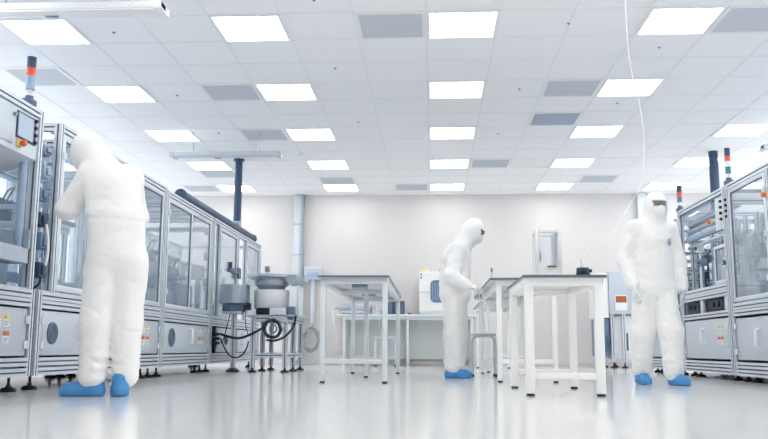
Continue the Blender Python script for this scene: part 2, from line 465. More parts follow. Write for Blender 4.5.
def interior(Tm, s, X0, y0, y1, z0, d0=.25, d1=1.1, seed=0, ztop=1.9, n=6, motors=('mid', 'pale', 'dark')):
    """handling modules inside a cabin: axes, motors, cylinders, feeders"""
    r = random.Random(seed)
    X = lambda d: X0+s*d
    L = y1-y0
    MB().box(X(d0), X(d1), y0+.05, y1-.05, z0, z0+.03, bev=.005).build('deck_plate', 'steel', Tm)
    # gantry
    zz = z0+.78
    for yy in (y0+.14, y1-.14):
        MB().prof((X(d1-.1), yy, z0+.03), (X(d1-.1), yy, zz), .05).build('gantry_post', ['alu', 'slot'], Tm)
    MB().prof((X(d1-.1), y0+.1, zz+.04), (X(d1-.1), y1-.1, zz+.04), .08).build('gantry_beam', ['alu', 'slot'], Tm)
    b = MB()
    for k in range(int(L/.045)):
        b.box(X(d1-.2), X(d1-.13), y0+.12+k*.045*.93, y0+.12+k*.045*.93+.032, zz+.085, zz+.13, bev=.006)
    b.build('cable_chain', 'dark', Tm)
    for k in range(n):
        yy = y0+.2+(L-.4)*(k+.5)/n+r.uniform(-.05, .05); dd = r.uniform(d0+.1, d1-.3); hh = r.uniform(.18, .62)
        x = X(dd); w = r.uniform(.05, .09)
        kind = k % 4 if n > 2 else r.randrange(4)
        if kind == 0:     # servo axis
            b = MB().box(x-.06, x+.06, yy-.05, yy+.05, z0+.03, z0+.07, bev=.006).box(x-.04, x+.04, yy-.035, yy+.035, z0+.07, z0+.03+hh, bev=.005)
            b.box(x-.05, x+.05, yy-.055, yy+.055, z0+hh*.6, z0+hh*.6+.09, bev=.006)
            A = b.build('linear_axis', 'panel2', Tm)
            MB().box(x-.04, x+.04, yy-.04, yy+.04, z0+.03+hh, z0+.15+hh, bev=.008).cyl((x, yy, z0+.15+hh), (x, yy, z0+.2+hh), .03, n=14).build('servo_motor', r.choice(motors), A)
            MB().tube([(x, yy, z0+.2+hh), (x+.03, yy+.06, z0+.33+hh), (x+s*.1, yy+.12, z0+.2+hh), (x+s*.16, yy+.14, z0+.03)], .008, 6).build('motor_cable', 'black', A)
        elif kind == 1:   # pneumatic station
            b = MB().box(x-.09, x+.09, yy-.07, yy+.07, z0+.03, z0+.12, bev=.006)
            for q in (-.05, .05): b.cyl((x+q, yy, z0+.12), (x+q, yy, z0+.12+hh*.7), .012, n=10)
            b.box(x-.08, x+.08, yy-.05, yy+.05, z0+.1+hh*.7, z0+.15+hh*.7, bev=.006)
            A = b.build('press_station', 'steel', Tm)
            MB().cyl((x, yy, z0+.15+hh*.7), (x, yy, z0+.36+hh*.7), .035, n=16).cyl((x, yy, z0+.05+hh*.4), (x, yy, z0+.1+hh*.7), .012, n=10).build('pneumatic_cylinder', 'pale', A)
        elif kind == 2:   # turntable with fixtures
            b = MB().lathe((x, yy, z0+.03), [(0, 0), (.1, 0), (.1, .06), (.15, .07), (.15, .095), (0, .095)], 28)
            A = b.build('rotary_table', 'steel', Tm)
            f = MB().lathe((x, yy, z0+.125), [(.09, 0), (.135, 0), (.135, .008), (.09, .008), (.09, 0)], 28)
            for q in range(8):
                a = q*PI/4
                f.box(x+.115*math.cos(a)-.016, x+.115*math.cos(a)+.016, yy+.115*math.sin(a)-.016, yy+.115*math.sin(a)+.016, z0+.125, z0+.165, bev=.004)
            f.build('fixture_ring', 'mid', A)
        else:             # control box on a stem
            b = MB().box(x-.02, x+.02, yy-.02, yy+.02, z0+.03, z0+.03+hh, bev=.003).box(x-.09, x+.09, yy-.12, yy+.12, z0+.03+hh, z0+.24+hh, bev=.01)
            A = b.build('terminal_box', r.choice(['offwhite', 'pale', 'panel2']), Tm)
            MB().box(x-s*.09, x-s*.098, yy-.09, yy+.09, z0+.07+hh, z0+.2+hh, bev=.003).build('cover_plate', 'dsteel', A)
    # rear valve bank and trunking
    b = MB().box(X(d1+.02), X(d1+.1), y0+.1, y1-.1, z0+.2, z0+.3, bev=.01)
    b.build('cable_trunking', 'pale', Tm)
    b = MB()
    for k in range(8): b.box(X(d1-.06), X(d1+.02), y0+.2+k*.05, y0+.235+k*.05, z0+.3, z0+.4, bev=.004)
    b.build('valve_bank', 'mid', Tm)

def machine(name, label, s, X0, y0, y1, zt, ztop, cab, depth=1.45, zb=.105, low=True, lower=True, roof=True, backglass=True, feet=True):
    Tm = thing(name, label, 'machine', (X0+s*depth/2, (y0+y1)/2, 0), 'machines of the left row' if s < 0 else 'machines of the right row')
    X = lambda d: X0+s*d
    AL = ['alu', 'slot']
    c0, c1 = cab
    for d in (.03, depth-.03):
        for y in (y0+.03, y1-.03):
            full = (abs(y-c0-.03) < .01 or abs(y-c1+.03) < .01)
            MB().prof((X(d), y, zb), (X(d), y, ztop if full else zt), .06).build('post', AL, Tm)
        for y in (c0+.03, c1-.03):
            if abs(y-y0-.03) > .01 and abs(y-y1+.03) > .01:
                MB().prof((X(d), y, zt), (X(d), y, ztop), .06).build('post', AL, Tm)
        for z in (zb+.03, zb+.105, zt-.095, zt-.03):
            MB().prof((X(d), y0+.06, z), (X(d), y1-.06, z), .06, .066).build('rail', AL, Tm)
        MB().prof((X(d), c0+.06, ztop-.03), (X(d), c1-.06, ztop-.03), .06).build('rail', AL, Tm)
    for y in (y0+.03, y1-.03):
        for z in (zb+.03, zt-.03): MB().prof((X(.06), y, z), (X(depth-.06), y, z), .06).build('cross_rail', AL, Tm)
    for y in (c0+.03, c1-.03):
        for z in (ztop-.03, ztop-.16) if y < (c0+c1)/2 else (ztop-.03,): MB().prof((X(.06), y, z), (X(depth-.06), y, z), .06).build('cross_rail', AL, Tm)
    for y in (y0+.03, y1-.03): MB().box(X(.06), X(depth-.06), y-.008, y+.008, zb+.06, zt-.06).build('side_panel', 'panel', Tm)
    MB().box(X(depth-.035), X(depth-.02), y0+.06, y1-.06, zb+.14, zt-.13).build('rear_panel', 'panel', Tm)
    MB().box(X(.06), X(depth-.06), y0+.06, y1-.06, zb+.06, zb+.075).build('floor_plate', 'panel', Tm)
    MB().box(X(.012), X(depth-.012), y0+.012, y1-.012, zt, zt+.012, bev=.003).build('deck', 'panel2', Tm)
    if backglass:
        MB().box(X(depth-.034), X(depth-.028), c0+.06, c1-.06, zt+.012, ztop-.06).build('rear_glass', 'glass', Tm)
        ym = (c0+c1)/2
        if c1-c0 > 1.3: MB().prof((X(depth-.03), ym, zt+.012), (X(depth-.03), ym, ztop-.06), .06).build('rear_post', AL, Tm)
    if roof:
        MB().box(X(.05), X(depth-.05), c0+.05, c1-.05, ztop-.006, ztop).build('roof_pane', 'hazeglass', Tm)
        n = max(1, int((c1-c0)/.9))
        for k in range(1, n+1):
            y = c0+(c1-c0)*k/(n+1)
            MB().prof((X(.06), y, ztop-.036), (X(depth-.06), y, ztop-.036), .05).build('roof_bar', AL, Tm)
    if feet:
        for y in (y0+.13, y1-.13, y1-.36):
            for d in (.09, 1.05): foot(Tm, X(d), y, zb+.02)
    return Tm

LX, RX = -2.95, 3.13
# --- left machine 1 (nearest, cut by the picture edge)
m1 = machine('assembly_machine', 'nearest left machine with touch screen, emergency button and open front, cut by the picture edge', -1, LX, 3.9, 6.1, .735, 2.09, (3.9, 6.06), roof=False)
X = lambda d: LX-d
lower_door(m1, -1, LX, 4.9, 6.02, .255, .595, handle=(5.0, .43), stick=[(5.60, .50, 'yellow'), (5.72, .50, 'yellow'), (5.60, .385, 'orange'), (5.72, .385, 'orange')])
lower_door(m1, -1, LX, 3.98, 4.88, .255, .595)
MB().prof((X(.03), 5.22, .747), (X(.03), 5.22, 2.03), .05).build('post', ['alu', 'slot'], m1)
# control box with sloped underside
cb = MB()
y0, y1 = 5.25, 5.995
cb.prism([(X(.012), y0, 2.02), (X(.012), y0, 1.70), (X(.20), y0, 1.62), (X(.34), y0, 1.62), (X(.34), y0, 2.02)], (0, y1-y0, 0))
cbox = cb.build('control_box', 'panel2', m1)
MB().box(X(.012), X(.004), 5.66, 5.955, 1.80, 2.0, 0, bev=.004).build('screen_frame', 'dark', cbox)
MB().box(X(.005), X(.0), 5.675, 5.90, 1.815, 1.985).build('touch_screen', 'screen', cbox)
for k in range(4): MB().cyl((X(.006), 5.93, 1.985-.055*k), (X(-.014), 5.93, 1.985-.055*k), .013, n=14).build('push_button', 'black', cbox)
MB().box(X(.012), X(-.012), 5.67, 5.73, 1.735, 1.79, bev=.004).build('button_plate', 'yellow', cbox)
MB().cyl((X(-.012), 5.70, 1.763), (X(-.03), 5.70, 1.763), .016, n=14).cyl((X(-.03), 5.70, 1.763), (X(-.052), 5.70, 1.763), .028, .022, n=18).build('emergency_button', 'orange', cbox)
MB().box(X(.012), X(.0), 5.27, 5.62, 1.74, 2.0, bev=.004).build('hatch', 'panel', cbox)
MB().cyl((X(.004), 5.60, 1.95), (X(-.02), 5.60, 1.95), .014, n=12).build('hatch_latch', 'dsteel', cbox)
signal_tower(m1, X(.03), 5.86, 2.09, [(.105, 'pale', 'tower_base'), (.06, 'red', 'red_lens'), (.085, 'duct', 'tower_cap')])
MB().cyl((X(.075), 5.93, .99), (X(.075), 5.93, 1.70), .03, n=16).build('feed_tube', 'pale', m1)
# sheet metal chute
ch = MB()
ch.prism([(X(.0), 4.6, 1.03), (X(.0), 4.6, .92), (X(.42), 4.6, .95), (X(.5), 4.6, 1.2), (X(.46), 4.6, 1.2), (X(.39), 4.6, .98), (X(.03), 4.6, .965), (X(.03), 4.6, 1.03)], (0, 1.36, 0))
ch.box(X(.0), X(.5), 5.945, 5.96, .92, 1.17)
ch.build('sheet_metal_chute', 'steel', m1)
for y in (5.3, 5.45, 5.6, 5.75, 5.9): MB().prof((X(.35), y, .747), (X(.35), y, .92), .04).build('chute_support', ['alu', 'slot'], m1)
MB().box(X(.5), X(.62), 5.2, 5.9, .75, .9, bev=.01).build('drive_unit', 'mid', m1)
for k, yy in enumerate((5.35, 5.5, 5.68, 5.84)): MB().cyl((X(.2), yy, .76), (X(.2), yy, .9), .022, n=12).build('pneumatic_cylinder', 'steel' if k % 2 else 'black', m1)
MB().prof((X(.3), 5.92, 1.0), (X(.3), 5.92, 1.62), .07).build('inner_post', ['white', 'slot'], m1)
interior(m1, -1, LX, 4.2, 5.95, .75, .5, 1.2, seed=3, n=9, motors=('pale', 'mid', 'offwhite'))
for k, (y, d, r_, m_) in enumerate([(5.86, .42, .012, 'white'), (5.80, .62, .02, 'pale'), (5.72, .36, .014, 'white'), (5.55, .5, .018, 'pale'), (5.46, .3, .012, 'mid'), (5.4, .62, .02, 'white')]):
    a = MB().cyl((X(d), y, .96), (X(d), y, 1.66), r_, n=12).build('guide_rod', m_, m1)
    zz = 1.05+.09*((k*5) % 6)
    MB().box(X(d-.03), X(d+.03), y-.028, y+.028, zz, zz+.07, bev=.006).cyl((X(d-.03), y, zz+.035), (X(d-.05), y, zz+.035), .014, n=10).build('clamp', ('steel', 'mid', 'pale')[k % 3], a)
for z in (1.22, 1.5): MB().box(X(.66), X(.72), 4.4, 5.95, z, z+.045, bev=.006).build('guide_beam', 'panel2', m1)
# --- left machine 2
m2 = machine('assembly_machine', 'second left machine, behind the nearest person, with a fan grille low by the first post', -1, LX, 6.16, 9.08, .735, 2.09, (6.36, 9.08))
lower_door(m2, -1, LX, 6.24, 7.6, .255, .595, fan=(6.43, .425, .075), handle=(6.9, .44))
lower_door(m2, -1, LX, 7.64, 9.0, .255, .595, handle=(7.8, .44), stick=[(8.52, .505, 'yellow'), (8.65, .505, 'yellow'), (8.52, .39, 'orange'), (8.65, .39, 'orange')])
cabin_door(m2, -1, LX, 6.43, 7.7, .755, 2.02, handle=(7.6, 1.35))
cabin_door(m2, -1, LX, 7.72, 9.01, .755, 2.02)
MB().box(X(.1), X(1.39), 6.387, 6.393, .75, 1.9).build('end_glass', 'glass', m2)
interior(m2, -1, LX, 6.5, 9.0, .75, .3, 1.15, seed=11, n=9)
# drive units on the near ledge
for k, (z, h, m_, d) in enumerate([(1.06, .13, 'mid', .03), (1.24, .11, 'dark', .05), (.84, .12, 'dark', .03), (1.44, .10, 'mid', .06), (1.62, .10, 'pale', .04), (1.80, .08, 'dsteel', .05)]):
    a = MB().box(X(d), X(d+.08), 6.2, 6.32, z, z+h, bev=.01).box(X(d-.02), X(d), 6.225, 6.295, z+.02, z+h-.02, bev=.008).build('servo_motor', m_, m2)
    MB().cyl((X(d+.04), 6.26, z+h), (X(d+.04), 6.26, z+h+.035), .022, n=14).build('encoder_cap', 'steel', a)
for k, (y, d, r_, m_) in enumerate([(6.60, .25, .013, 'white'), (6.70, .42, .022, 'pale'), (6.48, .30, .012, 'mid'), (6.9, .45, .016, 'white'), (6.62, .33, .012, 'offwhite'), (7.05, .55, .02, 'mid')]):
    a = MB().cyl((X(d), y, .78), (X(d), y, 1.75), r_, n=12).build('guide_rod', m_, m2)
    for q in range(2):
        zz = .95+.13*((k*5+q*3) % 6)
        MB().box(X(d-.04), X(d+.04), y-.035, y+.035, zz, zz+.06+.02*q, bev=.006).cyl((X(d-.04), y, zz+.035), (X(d-.065), y, zz+.035), .016, n=10).build('clamp', ('steel', 'mid', 'pale', 'dark')[(k+q) % 4], a)
for z, y in ((1.28, 6.55), (1.46, 6.75)): MB().box(X(.12), X(.75), y, y+.05, z, z+.045, bev=.006).build('guide_beam', 'panel2', m2)
MB().box(X(.13), X(.17), 6.2, 6.33, .75, 1.85, bev=.006).build('motor_column', 'panel2', m2)
MB().tube([(X(.06), 6.3, 1.3), (X(.02), 6.27, 1.2), (X(.0), 6.26, 1.05), (X(.03), 6.27, .9), (X(.08), 6.28, .8), (X(.1), 6.28, .76)], .011, 8).build('motor_cable', 'white', m2)
MB().tube([(X(.1), 6.24, .87), (X(.03), 6.22, .84), (X(.05), 6.24, .79), (X(.1), 6.26, .76)], .009, 8).build('motor_cable', 'black', m2)

# --- left machine 3
m3 = machine('assembly_machine', 'third left machine with two tall glass panes and a round grille on its lower door', -1, LX, 9.1, 11.1, .735, 2.07, (9.1, 11.1))
lower_door(m3, -1, LX, 9.18, 11.02, .255, .595, fan=(9.46, .43, .095), handle=(10.15, .45), stick=[(10.62, .52, 'yellow'), (10.76, .52, 'yellow'), (10.62, .40, 'orange'), (10.76, .40, 'orange')])
cabin_door(m3, -1, LX, 9.17, 11.03, .755, 2.0, mull=10.12)
interior(m3, -1, LX, 9.25, 11.0, .75, .35, 1.15, seed=5, n=7)
MB().box(X(.2), X(1.0), 9.4, 10.9, .765, 1.12, bev=.02).build('conveyor_housing', 'mid', m3)
MB().box(X(.18), X(.5), 9.5, 10.1, 1.12, 1.3, bev=.02).build('hopper', 'mid', m3)

# --- left machine 4 (far, two narrow cabins)
m4 = machine('assembly_machine', 'farthest left machine with two narrow glass doors, behind the bowl feeders', -1, LX, 11.14, 14.3, .735, 2.07, (11.14, 14.3), roof=False)
lower_door(m4, -1, LX, 11.5, 12.7, .255, .595, fan=(12.0, .43, .06), handle=(12.35, .45))
lower_door(m4, -1, LX, 12.74, 14.2, .255, .595, handle=(12.95, .45))
for y in (11.5, 12.62, 13.2): MB().prof((X(.03), y, .747), (X(.03), y, 2.01), .06).build('post', ['alu', 'slot'], m4)
cabin_door(m4, -1, LX, 11.54, 12.58, .755, 2.0)
cabin_door(m4, -1, LX, 13.24, 14.22, .755, 2.0)
interior(m4, -1, LX, 11.25, 12.6, .75, .3, 1.1, seed=21, n=6)
interior(m4, -1, LX, 13.0, 14.2, .75, .3, 1.1, seed=22, n=4)
a = MB().box(X(-.03), X(.1), 12.55, 12.7, 1.36, 1.52, bev=.01).box(X(-.02), X(.03), 12.0, 12.55, 1.42, 1.46, bev=.006).build('camera_arm', 'slot', m4)
MB().cyl((X(.0), 12.1, 1.46), (X(.0), 12.1, 1.56), .03, n=14).build('camera_head', 'dark', a)
for z in (1.15, 1.5, 1.85): MB().box(X(.05), X(.16), 11.22, 11.36, z, z+.1, bev=.01).build('drive_unit', 'mid' if z < 1.6 else 'dark', m4)
for z in (.5, .44, .38):
    MB().cyl((X(.01), 11.28, z), (X(-.05), 11.28, z), .026, n=14).cyl((X(-.05), 11.28, z), (X(-.085), 11.28, z), .02, n=14).build('cable_connector', 'black', m4)

# roof pipe and riser duct
pipe = thing('exhaust_duct', 'dark blue-grey exhaust pipe along the left machine tops with a riser to the ceiling', 'duct', (-3.08, 12, 2.1))
MB().cyl((-3.07, 9.95, 2.165), (-3.07, 14.1, 2.165), .068, n=24).build('header_pipe', 'duct', pipe)
for y in (9.95, 14.1): MB().cyl((-3.07, y-.012, 2.165), (-3.07, y+.012, 2.165), .078, n=24).build('end_flange', 'duct', pipe)
MB().cyl((-3.07, 12.95, 2.2), (-3.07, 12.95, CZ-.03), .06, n=24).build('riser', 'duct', pipe)
MB().cyl((-3.07, 12.95, CZ-.03), (-3.07, 12.95, CZ-.004), .085, n=24).build('ceiling_collar', 'duct', pipe)
MB().cyl((-3.07, 12.95, 2.2), (-3.07, 12.95, 2.29), .072, n=24).build('collar', 'pale', pipe)
for y in (10.3, 11.6, 13.6): MB().box(-3.13, -3.01, y-.03, y+.03, 2.07, 2.115, bev=.005).build('saddle', 'dsteel', pipe)

# --- right machine 1 (near)
XR_ = lambda d: RX+d
r1 = machine('assembly_machine', 'nearest right machine with large glass doors, cut by the right picture edge', 1, RX, 6.2, 9.02, .79, 2.06, (6.2, 9.02), zb=.06, roof=False)
lower_door(r1, 1, RX, 7.95, 8.94, .22, .64, handle=(8.3, .43))
lower_door(r1, 1, RX, 6.28, 7.9, .22, .64, handle=(7.0, .43))
MB().prof((XR_(.03), 7.92, .802), (XR_(.03), 7.92, 2.0), .06).build('post', ['alu', 'slot'], r1)
cabin_door(r1, 1, RX, 7.97, 8.95, .81, 2.0, m='glass', w=.045)
cabin_door(r1, 1, RX, 6.27, 7.87, .81, 2.0, mull=7.0)
interior(r1, 1, RX, 7.8, 8.95, .802, .35, 1.1, seed=31, n=5)
interior(r1, 1, RX, 6.3, 7.7, .802, .35, 1.1, seed=32, n=5)
MB().box(XR_(.25), XR_(.95), 7.75, 8.75, .815, 1.12, bev=.02).build('conveyor_housing', 'mid', r1)
MB().box(XR_(.4), XR_(.9), 7.9, 8.35, 1.35, 1.92, bev=.015).build('control_cabinet', 'mid', r1)
a = MB().box(XR_(-.012), XR_(.0), 7.895, 7.945, 1.73, 1.79, bev=.004).build('button_plate', 'yellow', r1)
MB().cyl((XR_(-.012), 7.92, 1.76), (XR_(-.045), 7.92, 1.76), .026, .02, n=16).build('emergency_button', 'orange', a)
for k in range(4): MB().cyl((XR_(.004), 8.99, 1.90-.06*k), (XR_(-.02), 8.99, 1.90-.06*k), .015, n=14).build('push_button', 'black', r1)
signal_tower(r1, XR_(.03), 8.96, 2.06, [(.07, 'teal', 'teal_lens'), (.06, 'offwhite', 'white_lens'), (.06, 'red', 'red_lens'), (.085, 'duct', 'tower_cap')], r=.03)

# --- right machine 2 (far)
r2 = machine('assembly_machine', 'far right machine with two dark slots above its lower door, behind the walking person', 1, RX, 9.06, 10.78, 1.02, 2.06, (9.06, 10.78), zb=.06, roof=False)
lower_door(r2, 1, RX, 9.14, 10.7, .22, .66, handle=(9.95, .47), stick=[(9.36, .54, 'yellow'), (9.47, .54, 'yellow'), (9.36, .42, 'orange'), (9.47, .42, 'orange')])
MB().prof((XR_(.03), 9.12, .71), (XR_(.03), 10.72, .71), .06, .066).build('rail', ['alu', 'slot'], r2)
for (a_, b_) in ((9.25, 9.95), (10.1, 10.65)):
    q = MB().box(XR_(.05), XR_(.07), a_, b_, .75, .885, bev=.003).build('slot_cover', 'black', r2)
    for k in range(3): MB().cyl((XR_(.04), a_+.12+.17*k, .8), (XR_(.04), a_+.12+.17*k, .85), .018, n=12).build('solenoid', 'dark', q)
for y in (9.2, 10.02): MB().box(XR_(.01), XR_(.05), y-.045, y+.045, .745, .89, bev=.004).build('slot_post', 'alu', r2)
cabin_door(r2, 1, RX, 9.12, 9.50, 1.035, 1.45, w=.035)
for z in (1.18, 1.45, 1.62): MB().prof((XR_(.62), 9.12, z), (XR_(.62), 10.72, z), .05).build('inner_beam', ['alu', 'slot'], r2)
for y in (9.4, 9.8, 10.15, 10.5):
    MB().prof((XR_(.62), y, 1.03), (XR_(.62), y, 1.9), .05).build('inner_post', ['alu', 'slot'], r2)
    q = MB().box(XR_(.5), XR_(.6), y-.05, y+.05, 1.22, 1.34, bev=.01).build('valve_block', 'pale', r2)
    for k in range(3): MB().cyl((XR_(.5), y-.03+.03*k, 1.28), (XR_(.47), y-.03+.03*k, 1.28), .01, n=10).build('fitting', 'slot', q)
MB().box(XR_(.1), XR_(.2), 9.1, 10.72, 1.845, 1.90, bev=.006).build('upper_beam', 'panel2', r2)
for y0_ in (9.15, 9.75, 10.3): MB().box(XR_(.3), XR_(.306), y0_, y0_+.35, 1.05, 1.6).build('guard_pane', 'glass', r2)
for z, rr, m_ in ((1.78, .03, 'steel'), (1.69, .045, 'pale'), (1.58, .025, 'steel')):
    MB().cyl((XR_(.12), 9.12, z), (XR_(.12), 10.72, z), rr, n=18).build('pneumatic_rail', m_, r2)
MB().prism([(XR_(.05), 9.12, 2.0), (XR_(.05), 10.7, 2.0), (XR_(.02), 10.7, 1.84), (XR_(.02), 9.12, 1.84)], (.006, 0, 0)).build('sloped_glass', 'hazeglass', r2)
MB().box(XR_(.02), XR_(.03), 9.14, 9.42, 1.62, 1.98, bev=.003).build('button_panel', 'panel2', r2)
for k in range(4): MB().cyl((XR_(.02), 9.2, 1.92-.065*k), (XR_(-.005), 9.2, 1.92-.065*k), .016, n=14).build('push_button', 'black', r2)
a = MB().box(XR_(.0), XR_(.02), 9.52, 9.58, 1.72, 1.78, bev=.004).build('button_plate', 'yellow', r2)
MB().cyl((XR_(.0), 9.55, 1.75), (XR_(-.03), 9.55, 1.75), .027, .02, n=16).build('emergency_button', 'orange', a)
for y in (9.5, 9.95, 10.35): MB().prof((XR_(.35), y, 1.03), (XR_(.35), y, 1.6), .05).build('inner_post', ['alu', 'slot'], r2)
interior(r2, 1, RX, 9.1, 10.7, 1.032, .3, 1.1, seed=41, n=8)
MB().box(XR_(.2), XR_(.32), 9.55, 9.68, 1.5, 1.66, bev=.01).build('camera_head', 'dark', r2)
a = MB().box(XR_(.3), XR_(.34), 9.75, 10.2, 1.12, 1.4, bev=.01).build('monitor', 'dark', r2)
MB().box(XR_(.298), XR_(.3), 9.77, 10.18, 1.14, 1.38).build('monitor_screen', 'screen', a)
signal_tower(r2, XR_(.03), 10.74, 2.06, [(.07, 'mid', 'tower_base'), (.06, 'red', 'red_lens'), (.085, 'duct', 'tower_cap')], r=.032)

# equipment standing across the far end of right machine 2
for z in (1.30, 1.52): MB().prof((XR_(.06), 10.75, z), (XR_(1.39), 10.75, z), .045).build('end_bar', ['alu', 'slot'], r2)
for d in (.16, .42, .75): MB().prof((XR_(d), 10.75, 1.032), (XR_(d), 10.75, 1.9), .045).build('end_post', ['alu', 'slot'], r2)
for k, (d, y, z, m_) in enumerate([(.1, 10.3, 1.32, 'mid'), (.2, 10.55, 1.18, 'dark'), (.14, 10.0, 1.42, 'pale'), (.09, 9.7, 1.30, 'mid'), (.26, 10.62, 1.40, 'slot'), (.12, 10.45, 1.5, 'offwhite')]):
    q = MB().box(XR_(d), XR_(d+.08), y-.05, y+.05, z, z+.09, bev=.008).cyl((XR_(d+.04), y, 1.03), (XR_(d+.04), y, z), .014, n=10).build('sensor_head', m_, r2)
    MB().cyl((XR_(d), y, z+.045), (XR_(d-.025), y, z+.045), .02, n=12).build('sensor_lens', 'slot', q)
# --- right machine 3, seen through the open frame of machine 2
r3 = machine('assembly_machine', 'last right machine, seen only through the open frame of the machine in front of it', 1, RX, 10.98, 12.5, .79, 2.0, (10.98, 12.5), zb=.06, roof=False)
lower_door(r3, 1, RX, 11.08, 12.4, .22, .64, handle=(11.4, .43))
cabin_door(r3, 1, RX, 11.05, 12.43, .81, 1.93)
interior(r3, 1, RX, 11.1, 12.4, .802, .3, 1.1, seed=51, n=6)
for z in (1.2, 1.45, 1.7): MB().prof((XR_(.06), 11.01, z), (XR_(1.39), 11.01, z), .045).build('end_bar', ['alu', 'slot'], r3)
for d in (.3, .62, .95): MB().prof((XR_(d), 11.01, .802), (XR_(d), 11.01, 1.94), .045).build('end_post', ['alu', 'slot'], r3)
for k, (d, z, w_, h_, m_) in enumerate([(.1, .9, .14, .2, 'mid'), (.36, 1.02, .18, .14, 'dark'), (.12, 1.26, .1, .12, 'pale'), (.38, 1.5, .16, .12, 'mid'), (.68, 1.25, .18, .16, 'pale'), (.66, .9, .2, .2, 'slot')]):
    q = MB().box(XR_(d), XR_(d+w_), 11.04, 11.14, z, z+h_, bev=.01).build('drive_unit', m_, r3)
    MB().cyl((XR_(d+w_/2), 11.04, z+h_/2), (XR_(d+w_/2), 11.0, z+h_/2), .025, n=12).build('drive_cap', 'steel', q)

rd = thing('exhaust_duct', 'upright blue-grey duct rising to the ceiling behind the right machines', 'duct', (4.27, 12.7, 0))
MB().cyl((4.27, 12.7, .02), (4.27, 12.7, CZ-.005), .068, n=24).build('riser', 'duct', rd)
MB().lathe((4.27, 12.7, 0), [(0, 0), (.13, 0), (.13, .02), (.08, .03), (0, .03)], 24).build('base_flange', 'duct', rd)
for z in (1.2, 2.4): MB().cyl((4.27, 12.7, z), (4.27, 12.7, z+.03), .076, n=24).build('collar', 'duct', rd)

# --- grey cabinet on a frame far right
cab = thing('test_cabinet', 'grey and white cabinet on legs between the near white table and the walking person', 'cabinet', (3.4, 15.1, 0))
MB().box(3.06, 4.0, 14.75, 15.6, .92, 1.66, bev=.012).build('housing', 'panel', cab)
wf = MB().box(2.86, 3.055, 14.78, 15.6, .86, 1.64, bev=.01).build('side_box', 'white', cab)
for k, z in enumerate((1.54, 1.48)): MB().box(2.89+.05*k, 2.92+.05*k, 14.768, 14.78, z-.02, z+.05, bev=.003).build('switch', 'ink', wf)
fb = MB().box(2.88, 3.06, 14.82, 15.5, .2, .84, bev=.01).build('blower_box', 'mid', cab)
f = MB()
for k in range(4): f.tube([(2.97+(.085-.02*k)*math.cos(2*PI*q/24), 14.812, .42+(.085-.02*k)*1.6*math.sin(2*PI*q/24)) for q in range(24)], .006, 6, sub=1, closed=True)
f.build('fan_grille', 'slot', fb)
lg = MB().box(3.16, 3.36, 14.735, 14.75, .98, 1.25, bev=.003).box(3.2, 3.36, 14.728, 14.735, 1.02, 1.11, 0).build('notice', 'paper', cab)
MB().box(3.17, 3.35, 14.727, 14.735, 1.12, 1.23).build('notice_header', 'brown', lg)
for x in (3.11, 3.3, 3.95):
    for y in (14.8, 15.55):
        MB().prof((x, y, .1), (x, y, .92), .06).build('leg', ['alu', 'slot'], cab); foot(cab, x, y, .1)
cd = MB().box(3.15, 3.9, 14.84, 15.5, .15, .88, bev=.01).build('lower_case', 'offwhite', cab)
MB().box(3.34, 3.38, 14.828, 14.842, .3, .6, bev=.003).build('vent_slot', 'ink', cd)

# ------------------------------------------------------------------ tables
def table(label, x0, x1, y0, y1, ht, lx0, lx1, ly0, ly1, m, w=.05, mid=True, railz=.2, top='table_top', ins=.03, group=None):
    t = thing('work_table', label, 'table', ((x0+x1)/2, (y0+y1)/2, 0), group)
    tp = MB().box(x0, x1, y0, y1, ht-.022, ht-.004, 0, bev=.002).box(x0+.001, x1-.001, y0+.001, y1-.001, ht-.004, ht, 1)
    tp.box(x0-.002, x1+.002, y0-.002, y0, ht-.02, ht-.001, 1).box(x0-.002, x0, y0, y1, ht-.02, ht-.001, 1).box(x1, x1+.002, y0, y1, ht-.02, ht-.001, 1)
    tp.build('tabletop', [top, 'edge'], t)
    zf = ht-.022
    a = lambda *p: MB().box(*p, bev=.003)
    h = w/2
    n = 0
    for (sx0, sx1, sy0, sy1) in ((lx0-h, lx1+h, ly0-h, ly0+h), (lx0-h, lx1+h, ly1-h, ly1+h), (lx0-h, lx0+h, ly0+h, ly1-h), (lx1-h, lx1+h, ly0+h, ly1-h)):
        a(sx0, sx1, sy0, sy1, zf-.05, zf).build('apron', m, t)
    if mid: a(lx0+h, lx1-h, (ly0+ly1)/2-h, (ly0+ly1)/2+h, zf-.05, zf).build('cross_bar', m, t)
    pts = [(lx0, ly0), (lx1, ly0), (lx0, ly1), (lx1, ly1)] + ([((lx0+lx1)/2, (ly0+ly1)/2)] if mid else [])
    for x, y in pts:
        lg = a(x-h, x+h, y-h, y+h, .018, zf-.05).build('leg', m, t)
        MB().cyl((x, y, 0), (x, y, .018), h*.95, n=14).build('foot_cap', 'black', lg)
    if railz:
        for y in (ly0, ly1): a(lx0+h, lx1-h, y-h*.8, y+h*.8, railz-.022, railz+.022).build('stretcher', m, t)
        if mid:
            xm = (lx0+lx1)/2
            a(xm-h*.8, xm+h*.8, ly0+h, ly1-h, railz-.02, railz+.018).build('stretcher', m, t)
    return t
TG = 'tall work tables in the middle of the hall'
t1 = table('tall grey metal table standing alone left of centre', -1.06, -.40, 7.76, 10.98, .99, -1.02, -.44, 7.86, 10.85, 'table_alu', group=TG)
for y in (8.6, 9.9): MB().box(-.82, -.66, y-.06, y+.06, .93, .967, bev=.006).build('drawer_lock', 'dsteel', t1)
t3 = table('tall white table reaching from behind the near white table, person leaning on it', .56, 1.24, 8.16, 11.2, 1.0, .65, 1.18, 8.25, 11.1, 'white', group=TG)
q = MB().box(.48, .56, 9.26, 9.42, .86, .98, bev=.006).build('socket_box', 'panel2', t3)
